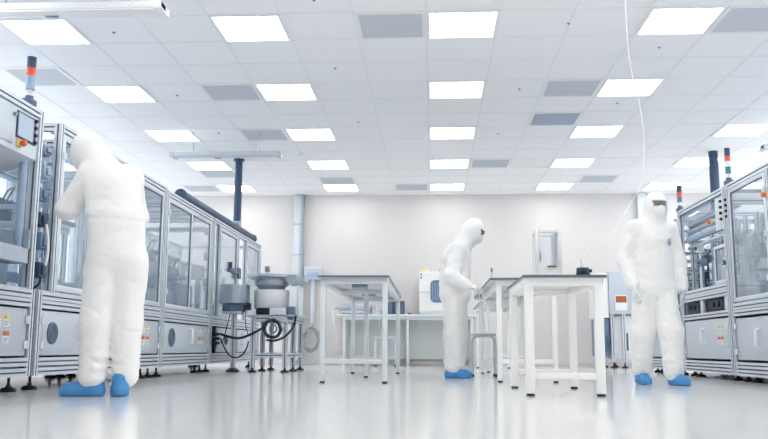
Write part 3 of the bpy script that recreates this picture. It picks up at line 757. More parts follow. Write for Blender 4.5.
for k in range(2): MB().box(.478, .48, 9.28+.08*k, 9.30+.08*k, .88, .93).build('socket_slot', 'slot', q)
for k in range(2): MB().box(.492+.035*k, .508+.035*k, 9.258, 9.26, .875, .91).build('socket_slot', 'slot', q)
t4 = table('farthest white table, mostly hidden behind the other white tables', .70, 1.34, 11.45, 14.45, 1.0, .76, 1.28, 11.6, 14.3, 'white', mid=False, group=TG)
t2 = table('nearest white table carrying the white frame and the black reel', .635, 1.205, 5.87, 7.12, .83, .675, 1.155, 5.935, 7.05, 'white', w=.06, mid=False, railz=.135, top='whitetop', group=TG)

fr = thing('glass_frame', 'white upright open frame with glass standing on the nearest white table', 'frame', (.875, 6.4, .83))
f = MB()
for y0_, y1_ in ((6.3, 6.335), (6.5, 6.53)):
    f.box(.775, .80, y0_, y1_, .86, 1.215, bev=.004).box(.945, .97, y0_, y1_, .86, 1.215, bev=.004)
    f.box(.80, .945, y0_, y1_, 1.185, 1.215, bev=.004).box(.80, .945, y0_, y1_, .86, .93, bev=.004)
f.box(.775, .80, 6.335, 6.5, 1.185, 1.215, bev=.004).box(.945, .97, 6.335, 6.5, 1.185, 1.215, bev=.004)
f.build('frame', 'white', fr)
MB().box(.92, .945, 6.34, 6.5, .93, 1.185, bev=.003).build('side_panel', 'panel', fr)
MB().box(.75, 1.0, 6.27, 6.56, .83, .865, bev=.008).build('base_plate', 'white', fr)
MB().box(.80, .945, 6.512, 6.518, .93, 1.185).build('glass_pane', 'cleanglass', fr)
MB().box(.805, .815, 6.29, 6.3, .97, 1.05, bev=.003).build('latch', 'dsteel', fr)
MB().box(.86, .93, 6.29, 6.3, .925, .935, bev=.003).build('bottom_catch', 'ink', fr)

pk = thing('cable_reel', 'small black round reel on the edge of the nearest white table', 'reel', (1.075, 6.04, .83))
MB().lathe((1.075, 6.04, .83), [(0, 0), (.052, 0), (.054, .01), (.05, .014), (.05, .022), (0, .022)], 24).build('base', 'black', pk)
MB().lathe((1.075, 6.04, .852), [(0, 0), (.042, 0), (.046, .006), (.046, .036), (.042, .042), (0, .042)], 24).build('drum', 'dark', pk)
MB().cyl((1.12, 6.03, .872), (1.135, 6.03, .872), .012, n=12).build('knob', 'black', pk)
bt = thing('spray_bottle', 'tiny translucent bottle behind the black reel on the nearest table', 'bottle', (1.10, 6.2, .83))
MB().lathe((1.10, 6.2, .83), [(0, 0), (.025, 0), (.026, .005), (.026, .08), (.012, .1), (.012, .11), (0, .11)], 18).build('body', 'bottle', bt)
MB().lathe((1.10, 6.2, .94), [(0, 0), (.014, 0), (.012, .03), (0, .03)], 14).build('cap', 'white', bt)
cordp = [(1.52, 6.15, CZ-.006), (1.48, 6.15, 2.95), (1.49, 6.15, 2.47), (1.54, 6.15, 2.2), (1.57, 6.15, 1.97), (1.57, 6.15, 1.78), (1.54, 6.15, 1.55), (1.47, 6.15, 1.40), (1.3, 6.15, 1.15), (1.17, 6.15, 1.06), (1.115, 6.13, 1.01), (1.085, 6.08, .95), (1.08, 6.04, .896)]
tag(MB().tube(cordp, .0034, 8).build('hanging_cable', 'cord'), 'thin white cord hanging from the ceiling down to the black reel', 'cord')

rod = thing('probe_stand', 'thin upright metal probe on the table beside the leaning person', 'probe', (.62, 8.75, 1.0))
MB().lathe((.62, 8.75, 1.0), [(0, 0), (.03, 0), (.03, .008), (.006, .012), (0, .012)], 16).build('base', 'panel2', rod)
MB().cyl((.62, 8.75, 1.01), (.62, 8.75, 1.15), .004, n=8).build('rod', 'dsteel', rod)
MB().cyl((.62, 8.75, 1.11), (.62, 8.75, 1.15), .009, n=10).build('tip', 'ink', rod)

# ------------------------------------------------------------------ bench on the back wall
bn = thing('wall_bench', 'long pale bench along the back wall behind the tall grey table', 'bench', (-.5, 15.8, 0))
MB().box(-1.78, .85, 15.45, 16.17, .90, .94, bev=.006).build('worktop', 'bench', bn)
MB().box(-1.6, .8, 16.13, 16.17, .12, .90).build('back_panel', 'bench', bn)
for x in (-1.62, -.45, .72):
    MB().box(x-.02, x+.02, 15.5, 16.13, .0, .90, bev=.004).build('side_support', 'bench', bn)
MB().box(-1.6, .7, 15.49, 15.52, .84, .90, bev=.003).build('front_rail', 'panel2', bn)
sup = thing('power_supply', 'flat silver instrument with a black knob at the left bench end', 'instrument', (-1.43, 15.8, .94))
MB().box(-1.71, -1.15, 15.6, 16.05, .955, 1.13, bev=.012).build('housing', 'steel', sup)
MB().box(-1.69, -1.17, 15.594, 15.6, .97, 1.0, bev=.002).build('front_strip', 'panel2', sup)
MB().box(-1.24, -1.17, 15.57, 15.6, 1.03, 1.10, bev=.01).build('knob', 'black', sup)
for x in (-1.66, -1.2): MB().cyl((x, 15.65, .94), (x, 15.65, .957), .02, n=12).build('foot', 'black', sup)
tag(MB().tube([(-1.725, 15.9, 1.0), (-1.78, 15.8, 1.06), (-1.84, 15.7, 1.04), (-1.84, 15.6, .92), (-1.80, 15.42, .80), (-1.79, 15.42, .66), (-1.79, 15.42, .56)], .013, 8).build('power_cable', 'conduit'), 'grey cable looping off the left end of the wall bench', 'cable')
tag(MB().tube([(-.98, 15.42, .955), (-.97, 15.41, .84), (-.93, 15.41, .50), (-.90, 15.40, .2), (-.87, 15.38, .03), (-.80, 15.36, .008), (-.72, 15.36, .008)], .007, 6).build('thin_cable', 'conduit'), 'thin cable hanging in front of the bench above the stool', 'cable')
for k, (x, h, lab) in enumerate([(-1.09, .10, 'short white bottle beside the silver instrument'), (-1.02, .17, 'taller white bottle between the silver instrument and black case'), (-.96, .09, 'low white tub just left of the black case')]):
    b_ = thing('bench_bottle', lab, 'bottle', (x, 15.7, .94), 'white bottles on the wall bench')
    MB().lathe((x, 15.7, .94), [(0, 0), (.03, 0), (.032, .006), (.032, h*.65), (.014, h*.8), (0, h*.8)], 18).build('body', 'bottle', b_)
    MB().lathe((x, 15.7, .94+h*.8), [(0, 0), (.016, 0), (.014, h*.2), (0, h*.2)], 14).build('cap', 'white', b_)
for x0_, x1_, lab in ((-.92, -.72, 'black case on the wall bench, left one of the pair'), (-.715, -.52, 'black case on the wall bench, right one of the pair')):
    b_ = thing('black_case', lab, 'case', ((x0_+x1_)/2, 15.75, .94), 'black cases on the wall bench')
    MB().box(x0_, x1_, 15.6, 15.95, .94, 1.19, bev=.008).build('body', 'dark', b_)
    MB().box(x0_+.015, x1_-.015, 15.592, 15.6, .96, 1.17, bev=.003).build('front_panel', 'slot', b_)
    MB().box(x0_+.05, x1_-.05, 15.583, 15.592, 1.1, 1.12, bev=.003).build('latch', 'ink', b_)
tag(MB().lathe((-.42, 15.6, .94), [(0, 0), (.035, 0), (.035, .02), (.028, .03), (0, .032)], 16).build('black_puck', 'black'), 'tiny black round object on the bench right of the black cases', 'puck')
dv = thing('fume_unit', 'white wall unit with a rounded dark window and yellow beacon behind the leaning person', 'machine', (.05, 15.8, .94))
MB().box(-.24, .42, 15.55, 16.12, 1.0, 1.73, bev=.02).build('housing', 'white', dv)
MB().box(-.22, .40, 15.56, 16.1, .95, 1.0, bev=.006).build('plinth', 'panel2', dv)
wn = MB()
wy = 15.542
pts = []
for cx, cz, a0 in ((.30, 1.49, 0), (.05, 1.49, 90), (.05, 1.24, 180), (.30, 1.24, 270)):
    for k in range(7):
        a = math.radians(a0+15*k); pts.append((cx+.07*math.cos(a), wy, cz+.07*math.sin(a)))
wn.prism(pts, (0, .012, 0)); win = wn.build('window', 'mid', dv)
MB().tube([(p[0], wy, p[2]) for p in pts], .009, 6, sub=1, closed=True).build('window_seal', 'slot', win)
f = MB()
for k in range(6): f.box(.0+.05*k, .012+.05*k, wy-.004, wy, 1.2, 1.53)
f.build('window_bars', 'pale', win)
MB().lathe((-.13, 15.7, 1.73), [(0, .06), (.05, .055), (.07, .035), (.075, .015), (.085, 0), (0, 0)], 20).build('beacon', 'yellow', dv)
MB().box(-.23, -.02, 15.538, 15.552, 1.34, 1.36, bev=.003).build('trim_line', 'conduit', dv)
for z in (1.62, 1.68): MB().cyl((-.2, 15.552, z), (-.2, 15.53, z), .016, n=12).build('indicator', 'ink', dv)
cam_ = thing('camera_head', 'small dark-tipped device on top of the white wall unit', 'device', (.2, 15.75, 1.73))
MB().box(.13, .3, 15.65, 15.85, 1.733, 1.80, bev=.015).build('body', 'pale', cam_)
MB().box(.16, .27, 15.63, 15.65, 1.75, 1.78, bev=.005).build('lens_bar', 'dark', cam_)

def stool(label, x, y, w, h):
    t = thing('stool', label, 'stool', (x, y, 0), 'low tube stools')
    MB().box(x-w/2, x+w/2, y-.17, y+.17, h-.022, h, bev=.01).build('seat', 'panel2', t)
    for yy in (y-.13, y+.13):
        fr_ = MB().tube([(x-w/2+.02, yy, .02), (x-w/2+.02, yy, h-.12), (x-w/2+.03, yy, h-.06), (x-w/2+.08, yy, h-.035), (x, yy, h-.033), (x+w/2-.08, yy, h-.035), (x+w/2-.03, yy, h-.06), (x+w/2-.02, yy, h-.12), (x+w/2-.02, yy, .02)], .014, 8, sub=4).build('leg_frame', 'conduit', t)
        for sx in (-1, 1): MB().cyl((x+sx*(w/2-.02), yy, 0), (x+sx*(w/2-.02), yy, .03), .018, n=12).build('foot_cap', 'black', fr_)
    for sx in (-1, 1): MB().cyl((x+sx*(w/2-.02), y-.13, .2), (x+sx*(w/2-.02), y+.13, .2), .01, n=8).build('side_bar', 'conduit', t)
stool('stool under the wall bench, seen through the grey table legs', -.835, 15.2, .40, .52)
stool('stool beside the leaning person at the white table', .60, 10.0, .31, .50)

# ------------------------------------------------------------------ wall services
tr = thing('cable_trunking', 'tall grey cable trunking up the back wall left of the junction box', 'cable trunking', (-2.61, 16.12, 0))
b = MB().box(-2.70, -2.52, 16.08, 16.19, .08, CZ-.006, bev=.006).box(-2.665, -2.555, 16.07, 16.08, .08, CZ-.01, bev=.003)
b.build('channel', 'conduit', tr)
for z in (.9, 1.5, 2.1, 2.7): MB().box(-2.705, -2.515, 16.065, 16.19, z, z+.02, bev=.003).build('joint', 'pale', tr)
MB().box(-2.53, -2.50, 16.06, 16.19, .08, CZ-.01, bev=.003).build('conduit', 'cable', tr)
tr2 = thing('cable_trunking', 'cable trunking on the back wall behind the walking person', 'cable trunking', (4.0, 16.12, 0))
MB().box(3.94, 4.10, 16.08, 16.19, .08, CZ-.006, bev=.006).build('channel', 'trunk', tr2)
MB().box(4.11, 4.15, 16.09, 16.19, .08, CZ-.006, bev=.006).build('conduit', 'conduit', tr2)
jb = thing('junction_box', 'grey wall box with a conduit and hanging coil, right of the trunking', 'junction box', (-2.29, 16.1, 1.62))
MB().box(-2.46, -2.12, 16.0, 16.19, 1.62, 1.87, bev=.01).build('housing', 'panel', jb)
MB().box(-2.45, -2.13, 15.992, 16.0, 1.80, 1.86, bev=.004).build('cover_strip', 'panel2', jb)
MB().box(-2.40, -2.18, 15.993, 16.0, 1.66, 1.76, bev=.004).build('cover', 'pale', jb)
MB().cyl((-2.30, 16.12, .76), (-2.30, 16.12, 1.62), .045, n=14).build('conduit', 'conduit', jb)
def coil(c, rx, rz, turns, r, ax, jitter, seed):
    rr = random.Random(seed); pts = []
    n = int(turns*14)
    for k in range(n):
        a = 2*PI*k/14; w = 1+rr.uniform(-jitter, jitter)
        pts.append((c[0]+rx*w*math.cos(a), c[1]+ax*(k/n-.5), c[2]+rz*w*math.sin(a)))
    return pts
tag(MB().tube([(-2.30, 16.05, .80)]+coil((-2.31, 16.04, .48), .15, .21, 5.3, .016, .07, .16, 4), .013, 8, sub=3).build('hanging_cable_coil', 'cable'), 'grey coil of cable hanging on the back wall below the wall box', 'cable')

# ------------------------------------------------------------------ bowl feeders
bf = thing('bowl_feeder', 'large bowl feeder with white drum on an aluminium stand at the left row end', 'bowl feeder', (-2.15, 11.6, 0))
AL = ['alu', 'slot']
for x in (-2.36, -1.93):
    for y in (11.05, 11.7, 12.35):
        MB().prof((x, y, .06), (x, y, .73), .06).build('leg', AL, bf); foot(bf, x, y, .06)
for y in (11.05, 12.35):
    for z in (.22, .70): MB().prof((-2.33, y, z), (-1.96, y, z), .06).build('cross_rail', AL, bf)
for x in (-2.36, -1.93):
    for z in (.22, .70): MB().prof((x, 11.08, z), (x, 12.32, z), .06).build('rail', AL, bf)
MB().box(-2.44, -1.80, 11.0, 12.4, .73, .75, bev=.004).build('stand_plate', 'steel', bf)
MB().lathe((-2.2, 11.45, .75), [(0, 0), (.2, 0), (.21, .02), (.21, .09), (.17, .1), (0, .1)], 36).build('vibrator_base', 'black', bf)
MB().lathe((-2.2, 11.45, .85), [(0, 0), (.235, 0), (.24, .01), (.24, .24), (.235, .25), (0, .25)], 40).build('drum', 'offwhite', bf)
MB().lathe((-2.2, 11.45, 1.10), [(0, 0), (.16, 0), (.17, .01), (.20, .05), (.235, .065), (.24, .12), (.245, .13), (.30, .16), (.335, .17), (.335, .205), (.325, .205), (.32, .18), (.25, .16), (.2, .10), (0, .09)], 44).build('bowl', 'steel', bf)
hx = MB()
sp = [(-2.2+(.30-.006*k)*math.cos(k*.32), 11.45+(.30-.006*k)*math.sin(k*.32), 1.29-.004*k) for k in range(24)]
hx.tube(sp, .012, 6, sub=2); hx.build('spiral_track', 'dsteel', bf)
MB().prism([(-1.93, 11.25, 1.17), (-1.72, 11.25, 1.21), (-1.72, 11.25, 1.30), (-2.05, 11.25, 1.31)], (0, .36, 0)).build('outlet_tray', 'steel', bf)
MB().cyl((-2.28, 11.5, 1.22), (-2.28, 11.5, 1.38), .014, n=10).cyl((-2.28, 11.5, 1.19), (-2.28, 11.5, 1.25), .05, .03, n=14).build('level_sensor', 'steel', bf)
MB().box(-2.31, -2.25, 11.46, 11.54, 1.36, 1.44, bev=.01).build('sensor_head', 'dsteel', bf)
MB().box(-1.80, -1.83, 11.3, 11.7, .75, 1.16, bev=.004).build('tray_support', 'panel2', bf)
MB().box(-2.14, -1.92, 11.0, 11.1, .66, .84, bev=.006).build('controller', 'panel2', bf)
MB().box(-1.92, -1.82, 11.02, 11.2, .70, .86, bev=.006).build('solenoid_block', 'slot', bf)
pk2 = thing('bowl_feeder', 'smaller grey bowl feeder on a slim pedestal beside the larger one', 'bowl feeder', (-2.68, 11.35, 0))
MB().lathe((-2.68, 11.3, .91), [(0, 0), (.2, 0), (.205, .01), (.205, .25), (.20, .255), (.19, .25), (.185, .06), (0, .05)], 40).build('bowl', 'steel', pk2)
MB().lathe((-2.68, 11.3, .80), [(0, 0), (.15, 0), (.16, .02), (.16, .1), (0, .11)], 30).build('vibrator_base', 'slot', pk2)
MB().box(-2.82, -2.54, 11.14, 11.46, .77, .80, bev=.005).build('mounting_plate', 'steel', pk2)
MB().prof((-2.68, 11.3, .05), (-2.68, 11.3, .77), .06).build('pedestal', AL, pk2)
MB().lathe((-2.68, 11.3, 0), [(0, 0), (.09, 0), (.09, .02), (.04, .05), (0, .05)], 20).build('foot_plate', 'black', pk2)
MB().box(-2.5, -2.44, 11.2, 11.28, .82, .92, bev=.01).build('sensor', 'black', pk2)
tag(MB().tube(coil((-2.08, 10.93, .565), .105, .115, 3.2, .02, .07, .07, 9), .019, 8, sub=3).build('coiled_hose', 'black'), 'coil of black hose hung on the bowl feeder stand', 'hose')
tag(MB().tube([(-2.85, 11.28, .5), (-2.74, 11.22, .47), (-2.6, 11.1, .445), (-2.48, 10.96, .45), (-2.35, 10.92, .50), (-2.27, 10.92, .54), (-2.22, 10.92, .57)], .017, 8).build('black_hose', 'black'), 'thick black hose from the row connectors to the coil on the stand', 'hose')
tag(MB().tube([(-2.85, 11.28, .44), (-2.78, 11.2, .33), (-2.68, 11.1, .22), (-2.58, 11.05, .19), (-2.48, 10.99, .23), (-2.42, 10.97, .32), (-2.405, 10.99, .40)], .010, 8).build('sagging_cable', 'black'), 'thin black cable sagging lowest between the machine and the feeder stand', 'cable')
tag(MB().tube([(-2.85, 11.28, .38), (-2.82, 11.3, .42), (-2.80, 11.32, .5), (-2.77, 11.3, .62), (-2.74, 11.26, .70), (-2.72, 11.24, .765)], .007, 8).build('thin_cable', 'black'), 'thin cable climbing from the connectors to the small bowl feeder', 'cable')
tag(MB().tube([(-2.14, 10.85, .42), (-2.05, 10.85, .41), (-1.97, 10.86, .43), (-1.9, 10.88, .47), (-1.84, 10.92, .54), (-1.80, 10.96, .62), (-1.785, 10.98, .74)], .015, 8).build('black_hose', 'black'), 'black hose drooping under the coil on the feeder stand', 'hose')
tag(MB().tube([(-2.47, 11.18, .84), (-2.48, 11.1, .72), (-2.45, 11.02, .60), (-2.42, 11.0, .50), (-2.42, 11.02, .46)], .006, 6).build('air_line', 'dark'), 'thin dark air line dropping from the small feeder to the stand leg', 'air line')
tag(MB().tube(coil((-2.07, 10.93, .565), .045, .05, 2.2, .02, .04, .08, 2), .008, 6, sub=3).build('blue_air_hose', 'mid'), 'small blue air hose curled inside the black hose coil', 'hose')

# ------------------------------------------------------------------ people (implicit surfaces -> mesh)
def smin(a, b, k):
    h = np.clip(.5+.5*(b-a)/k, 0, 1)
    return b+(a-b)*h-k*h*(1-h)
def capsule(P, a, b, ra, rb, flat=None):
    a = np.array(a, float); b = np.array(b, float)
    if flat is not None:
        n = np.array(flat[0], float); n /= np.linalg.norm(n); f = flat[1]-1
        P = P+np.outer((P-a)@n, n)*f; b = b+n*((b-a)@n)*f
    ab = b-a; L2 = max(ab@ab, 1e-9)
    t = np.clip(((P-a)@ab)/L2, 0, 1)
    return np.linalg.norm(P-a-t[:, None]*ab, axis=1)-(ra+(rb-ra)*t)
def ellip(P, c, axes, r):
    q = (P-np.array(c, float))@np.array(axes, float).T/np.array(r, float)
    n = np.linalg.norm(q, axis=1)
    return (n-1)*min(r)
def surf_nets(F, o, h):
    nx, ny, nz = F.shape
    S = F < 0
    cnt = np.zeros((nx-1, ny-1, nz-1)); acc = np.zeros((nx-1, ny-1, nz-1, 3))
    def sub(A, d): return A[d[0]:nx-1+d[0], d[1]:ny-1+d[1], d[2]:nz-1+d[2]]
    cs = [(i, j, k) for i in (0, 1) for j in (0, 1) for k in (0, 1)]
    for a in cs:
        for ax in range(3):
            if a[ax]: continue
            b = list(a); b[ax] = 1; b = tuple(b)
            fa, fb = sub(F, a), sub(F, b); m = sub(S, a) != sub(S, b)
            t = np.where(m, fa/np.where(m, fa-fb, 1), 0)
            cnt += m
            for c in range(3): acc[..., c] += m*((t if c == ax else a[c]))
    act = cnt > 0; idx = -np.ones(act.shape, int); idx[act] = np.arange(act.sum())
    I = np.argwhere(act)
    verts = (I+acc[act]/cnt[act][:, None])*h+np.array(o)
    faces = []
    for ax in range(3):
        u, v = [(1, 2), (2, 0), (0, 1)][ax]
        sl = [slice(1, -1)]*3; sl[ax] = slice(0, -1)
        sl2 = list(sl); sl2[ax] = slice(1, None)
        A = S[tuple(sl)]; B_ = S[tuple(sl2)]
        D = np.argwhere(A != B_)
        if len(D) == 0: continue
        ins = A[tuple(D.T)]
        base = D.copy(); 
        for q in range(3):
            if q != ax: base[:, q] += 1
        def cid(du, dv):
            c = base.copy(); c[:, u] += du; c[:, v] += dv
            return idx[tuple(c.T)]
        q = np.stack([cid(-1, -1), cid(0, -1), cid(0, 0), cid(-1, 0)], 1)
        q[~ins] = q[~ins][:, ::-1]
        faces.append(q)
    return verts, np.concatenate(faces)
def sdf_mesh(fn, lo, hi, h):
    lo = np.array(lo); n = np.ceil((np.array(hi)-lo)/h).astype(int)+1
    g = np.stack(np.meshgrid(*[lo[i]+h*np.arange(n[i]) for i in range(3)], indexing='ij'), -1).reshape(-1, 3)
    return surf_nets(fn(g).reshape(n), lo, h)
def wr(P, seed, amp, f0=45, n=5, pw=2):
    r = np.random.RandomState(seed); s = np.zeros(len(P))
    for k in range(n):
        d = r.normal(size=3); d /= np.linalg.norm(d); d2 = r.normal(size=3); d2 /= np.linalg.norm(d2)
        f = f0*r.uniform(.6, 1.6)
        w = np.sin(P@d*f+1.6*np.sin(P@d2*f*.45+r.uniform(0, 6))+r.uniform(0, 6))
        s += (1-np.abs(w))**pw*r.uniform(.6, 1)
    return amp*(s/n*2-.7)
def np_mesh(name, v, f, mats, parent, cut=None, solid=0.0):
    if cut is not None:
        keep = ~cut(v[f].mean(1)); f = f[keep]
        used = np.unique(f); mp = -np.ones(len(v), int); mp[used] = np.arange(len(used)); v = v[used]; f = mp[f]
    org = V((0, 0, 0)); p = parent
    while p is not None: org += p.location; p = p.parent
    me = bpy.data.meshes.new(name)
    me.from_pydata((v-np.array(org)).tolist(), [], f.tolist()); me.update()
    for q in me.polygons: q.use_smooth = True
    o = link(name, me, mats, parent)
    if solid:
        md = o.modifiers.new('thick', 'SOLIDIFY'); md.thickness = solid; md.offset = -1
    return o

def unit(v): v = np.array(v, float); return v/np.linalg.norm(v)
def frame_of(fwd, upish=(0, 0, 1)):
    f = unit(fwd); r = unit(np.cross(f, np.array(upish, float))); u = np.cross(r, f); return r, f, u

def patch(name, c, ax, rad, az0, az1, el0, el1, mats, parent, off=None, nx=22, ny=12, th=.003):
    """a piece of shell wrapped on the face; azimuth 0 looks forward"""
    r, f, u = [V(a) for a in ax]; c = V(c); b = MB(); g = []
    for j in range(ny+1):
        row = []
        for i in range(nx+1):
            a = math.radians(az0+(az1-az0)*i/nx); e = math.radians(el0+(el1-el0)*j/ny)
            k = 1+(off(a, e) if off else 0)
            row.append(b.bm.verts.new(c+r*(rad[0]*k*math.sin(a)*math.cos(e))+f*(rad[1]*k*math.cos(a)*math.cos(e))+u*(rad[2]*k*math.sin(e))))
        g.append(row)
    for j in range(ny):
        for i in range(nx): b.bm.faces.new((g[j][i], g[j][i+1], g[j+1][i+1], g[j+1][i]))
    o = b.build(name, mats, parent, ang=60, fixn=False)
    md = o.modifiers.new('thick', 'SOLIDIFY'); md.thickness = th; md.offset = 0
    return o

def hand(parent, wrist, d, palm_n, thumb, curl, m, seed):
    """five-fingered gloved hand: d = hand direction, palm_n = out of the palm, thumb = side of the thumb"""
    d = unit(d); pn = unit(np.array(palm_n)-d*np.dot(palm_n, d)); sd = unit(np.cross(d, pn))
    if np.dot(sd, thumb) < 0: sd = -sd
    w = np.array(wrist, float)
    prims = [(w-d*.05, w+d*.01, .031, .028, (pn, 1.25)), (w, w+d*.085, .026, .036, (pn, 1.75))]
    for k, (o, L) in enumerate(((.030, .070), (.010, .080), (-.011, .074), (-.031, .058))):
        b0 = w+d*.085+sd*o
        a0 = curl*(.7+.1*k); a1 = a0+curl*1.1; a2 = a1+curl*.8
        p = [b0-d*.02, b0]
        q = b0
        for a, l in ((a0, .45), (a1, .32), (a2, .25)):
            q = q+(d*math.cos(a)+pn*math.sin(a)+sd*(o*.9))*L*l; p.append(q)
        rr = (.0105, .0102, .0095, .0088, .0075)
        for i in range(4): prims.append((p[i], p[i+1], rr[i], rr[i+1], None))
    t0 = w+d*.025+sd*.022; t1 = w+d*.055+sd*.05+pn*.012; t2 = w+d*.085+sd*.055+pn*.026; t3 = w+d*.108+sd*.05+pn*.034
    prims += [(t0, t1, .015, .0125, None), (t1, t2, .0125, .011, None), (t2, t3, .011, .0085, None)]
    def fn(P):
        s = None
        for a, b_, ra, rb, fl in prims:
            q = capsule(P, a, b_, ra, rb, fl); s = q if s is None else smin(s, q, .006)
        return s+wr(P, seed, .0012, 160)
    pts = np.array([p for q in prims for p in q[:2]])
    v, f = sdf_mesh(fn, pts.min(0)-.045, pts.max(0)+.045, .0042)
    return np_mesh('glove', v, f, m, parent)

def shoe(parent, heel, d, L, seed, h=.11):
    """blue overshoe on the floor; heel point, direction, length"""
    d = unit((d[0], d[1], 0)); s = np.cross(d, (0, 0, 1)); hl = np.array(heel, float)
    def fn(P):
        q = capsule(P, hl+d*.045+np.array((0, 0, .035)), hl+d*(L-.06)+np.array((0, 0, .028)), .045, .050, None)
        q = smin(q, capsule(P, hl+d*.05+np.array((0, 0, .04)), hl+d*.06+np.array((0, 0, h)), .05, .056), .03)
        q = smin(q, capsule(P, hl+d*.10+np.array((0, 0, .07)), hl+d*(L-.1)+np.array((0, 0, .04)), .042, .044), .04)
        q = q+wr(P, seed, .006, 55)
        return np.maximum(q, .003-P[:, 2])
    lo = np.minimum(hl, hl+d*L)-.09; hi = np.maximum(hl, hl+d*L)+.09; lo[2] = -.02; hi[2] = h+.09
    v, f = sdf_mesh(fn, lo, hi, .0075)
    return np_mesh('shoe_cover', v, f, 'shoe', parent)

def person(label, J, seed, h=.012, hood_tight=0.0, gl='glove', shoes=(), hands=(), ankle=.16, torso_flat=1.35, face=True, ):
    """J: joints in world metres; builds body, coverall, hood opening, mask, goggles, gloves, overshoes"""
    N = {k: np.array(v, float) for k, v in J.items() if not isinstance(v, (int, float))}
    tf = N['facing']; tf = unit(tf)
    right = unit(np.cross(tf, (0, 0, 1)))
    hr, hf, hu = frame_of(N['look'], N.get('headup', (0, 0, 1)))
    hc = N['head']; sc = J.get('sc', 1.0)
    T_ = thing('person', label, 'person', (float(N['pelvis'][0]), float(N['pelvis'][1]), 0))
    def torso(P, g):
        k = .06
        s = capsule(P, N['pelvis'], N['waist'], (.150+g)*sc, (.135+g)*sc, (tf, J.get('flat', torso_flat)))
        s = smin(s, capsule(P, N['waist'], N['chest'], (.135+g)*sc, (.145+g)*sc, (tf, J.get('flat', torso_flat))), k)
        s = smin(s, capsule(P, N['shl'], N['shr'], .056+g, .056+g), .07)
        s = smin(s, capsule(P, N['chest'], N['neck'], .09+g, .055+g), .06)
        s = smin(s, capsule(P, N['neck'], hc-hf*.02, .06+g, .062+g), .04)
        kz = .010+.045*np.clip((P[:, 2]-.74)/.2, 0, 1)
        for a in 'lr':
            hip = N['hip'+a]; kn = N['kn'+a]; an = N['an'+a]
            q = smin(capsule(P, hip, kn, .088+g, .062+g*1.25), capsule(P, kn, an, .062+g*1.25, .042+g*1.5), .05)
            s = smin(s, q, kz)
        for a in 'lr':
            sh = N['sh'+a]; el = N['el'+a]; wv = N['wr'+a]
            q = smin(capsule(P, sh, el, .052+g, .042+g), capsule(P, el, wv, .042+g, .030+g*.8), .03)
            s = smin(s, q, .010+.045*np.clip(1-np.linalg.norm(P-sh, axis=1)/.16, 0, 1))
        return s
    ax = (hr, hf, hu)
    def headf(P, g):
        s = ellip(P, hc+hu*.01-hf*.012, ax, (.078+g, .095+g, .105+g))
        s = smin(s, ellip(P, hc-hu*.055+hf*.025, ax, (.058+g, .068+g, .070+g)), .04)
        return s
    def body(P):
        s = smin(torso(P, -.012), headf(P, 0), .03)
        nose = capsule(P, hc+hf*.088+hu*.012, hc+hf*.108-hu*.025, .010, .015); s = smin(s, nose, .012)
        s = smin(s, capsule(P, hc+hf*.083-hu*.075+hr*.018, hc+hf*.083-hu*.075-hr*.018, .011, .011), .01)
        s = smin(s, capsule(P, hc+hf*.07-hu*.108, hc+hf*.072-hu*.105, .018, .018), .02)
        for q in (-1, 1):
            s = -smin(-s, np.linalg.norm(P-(hc+hf*.098+hr*q*.033+hu*.018), axis=1)-.016, .012)
            s = smin(s, capsule(P, hc+hr*q*.080-hf*.01+hu*.02, hc+hr*q*.078-hf*.012-hu*.025, .012, .009, (hr, 1.6)), .008)
        return s
    g = J.get('loose', .028)
    def suit(P):
        t = torso(P, g); hd = headf(P, .026-hood_tight)
        nb = capsule(P, N['neck'], hc-hu*.05-hf*.03, J.get('drape', .085), .084)
        s = smin(smin(t, nb, .06), hd, .035)
        z = P[:, 2]
        zz = np.clip((J.get('calm', 1.6)-z)*3, .1, 1)
        s = s+wr(P, seed, .008, 20, 4)*zz+wr(P, seed+5, .009, 27, 5, 6)*zz
        for a in 'lr':
            an = N['an'+a]
            dd = np.linalg.norm(P[:, :2]-an[:2], axis=1)
            w_ = np.clip(1-np.abs(z-.22)/.16, 0, 1)*(dd < .16)
            s = s-w_*.004*np.sin(z*80+2.6*np.sin(P[:, 0]*22+seed)+2.2*np.sin(P[:, 1]*19))
        w_ = np.exp(-((z-N['waist'][2])/.012)**2)
        s = s+J.get('belt', 1)*(.008*w_-.006*np.exp(-((z-N['waist'][2]-.05)/.03)**2))
        return s
    pts = np.array([N[k] for k in N if k not in ('facing', 'look', 'headup')])
    lo, hi = pts.min(0)-.22, pts.max(0)+.22; lo[2] = .04
    v, f = sdf_mesh(body, lo, hi, h)
    np_mesh('body', v, f, 'skin', T_)
    v, f = sdf_mesh(suit, lo, hi, h)
    oc = hc+hf*.115-hu*.026
    def cut(C):
        q = (C-oc)@np.array(ax).T
        return ((q[:, 0]/.074)**2+(q[:, 1]/.085)**2+(q[:, 2]/.080)**2 < 1)
    cv = np_mesh('coverall', v, f, 'suit', T_, cut=cut, solid=.004)
    bv = BVHTree.FromPolygons([V(p) for p in v.tolist()], f.tolist())
    for q in (-1, 1):
        e = hc+hf*.083+hr*q*.033+hu*.018
        MB().ell(e, .013, 14, 8).build('eye', 'eye', T_)
    mc = hc-hu*.045+hf*.02
    patch('face_mask', mc, ax, (.082, .102, .088), -78, 78, -66, 40, 'mask', T_, off=lambda a, e: .16*math.exp(-(a/.35)**2)*math.cos(e))
    gc = hc+hf*.012+hu*.02
    gg = patch('goggles', gc, ax, (.086, .108, .102), -74, 74, -13, 17, 'goggle', T_, th=.004)
    rim = MB()
    ring = []
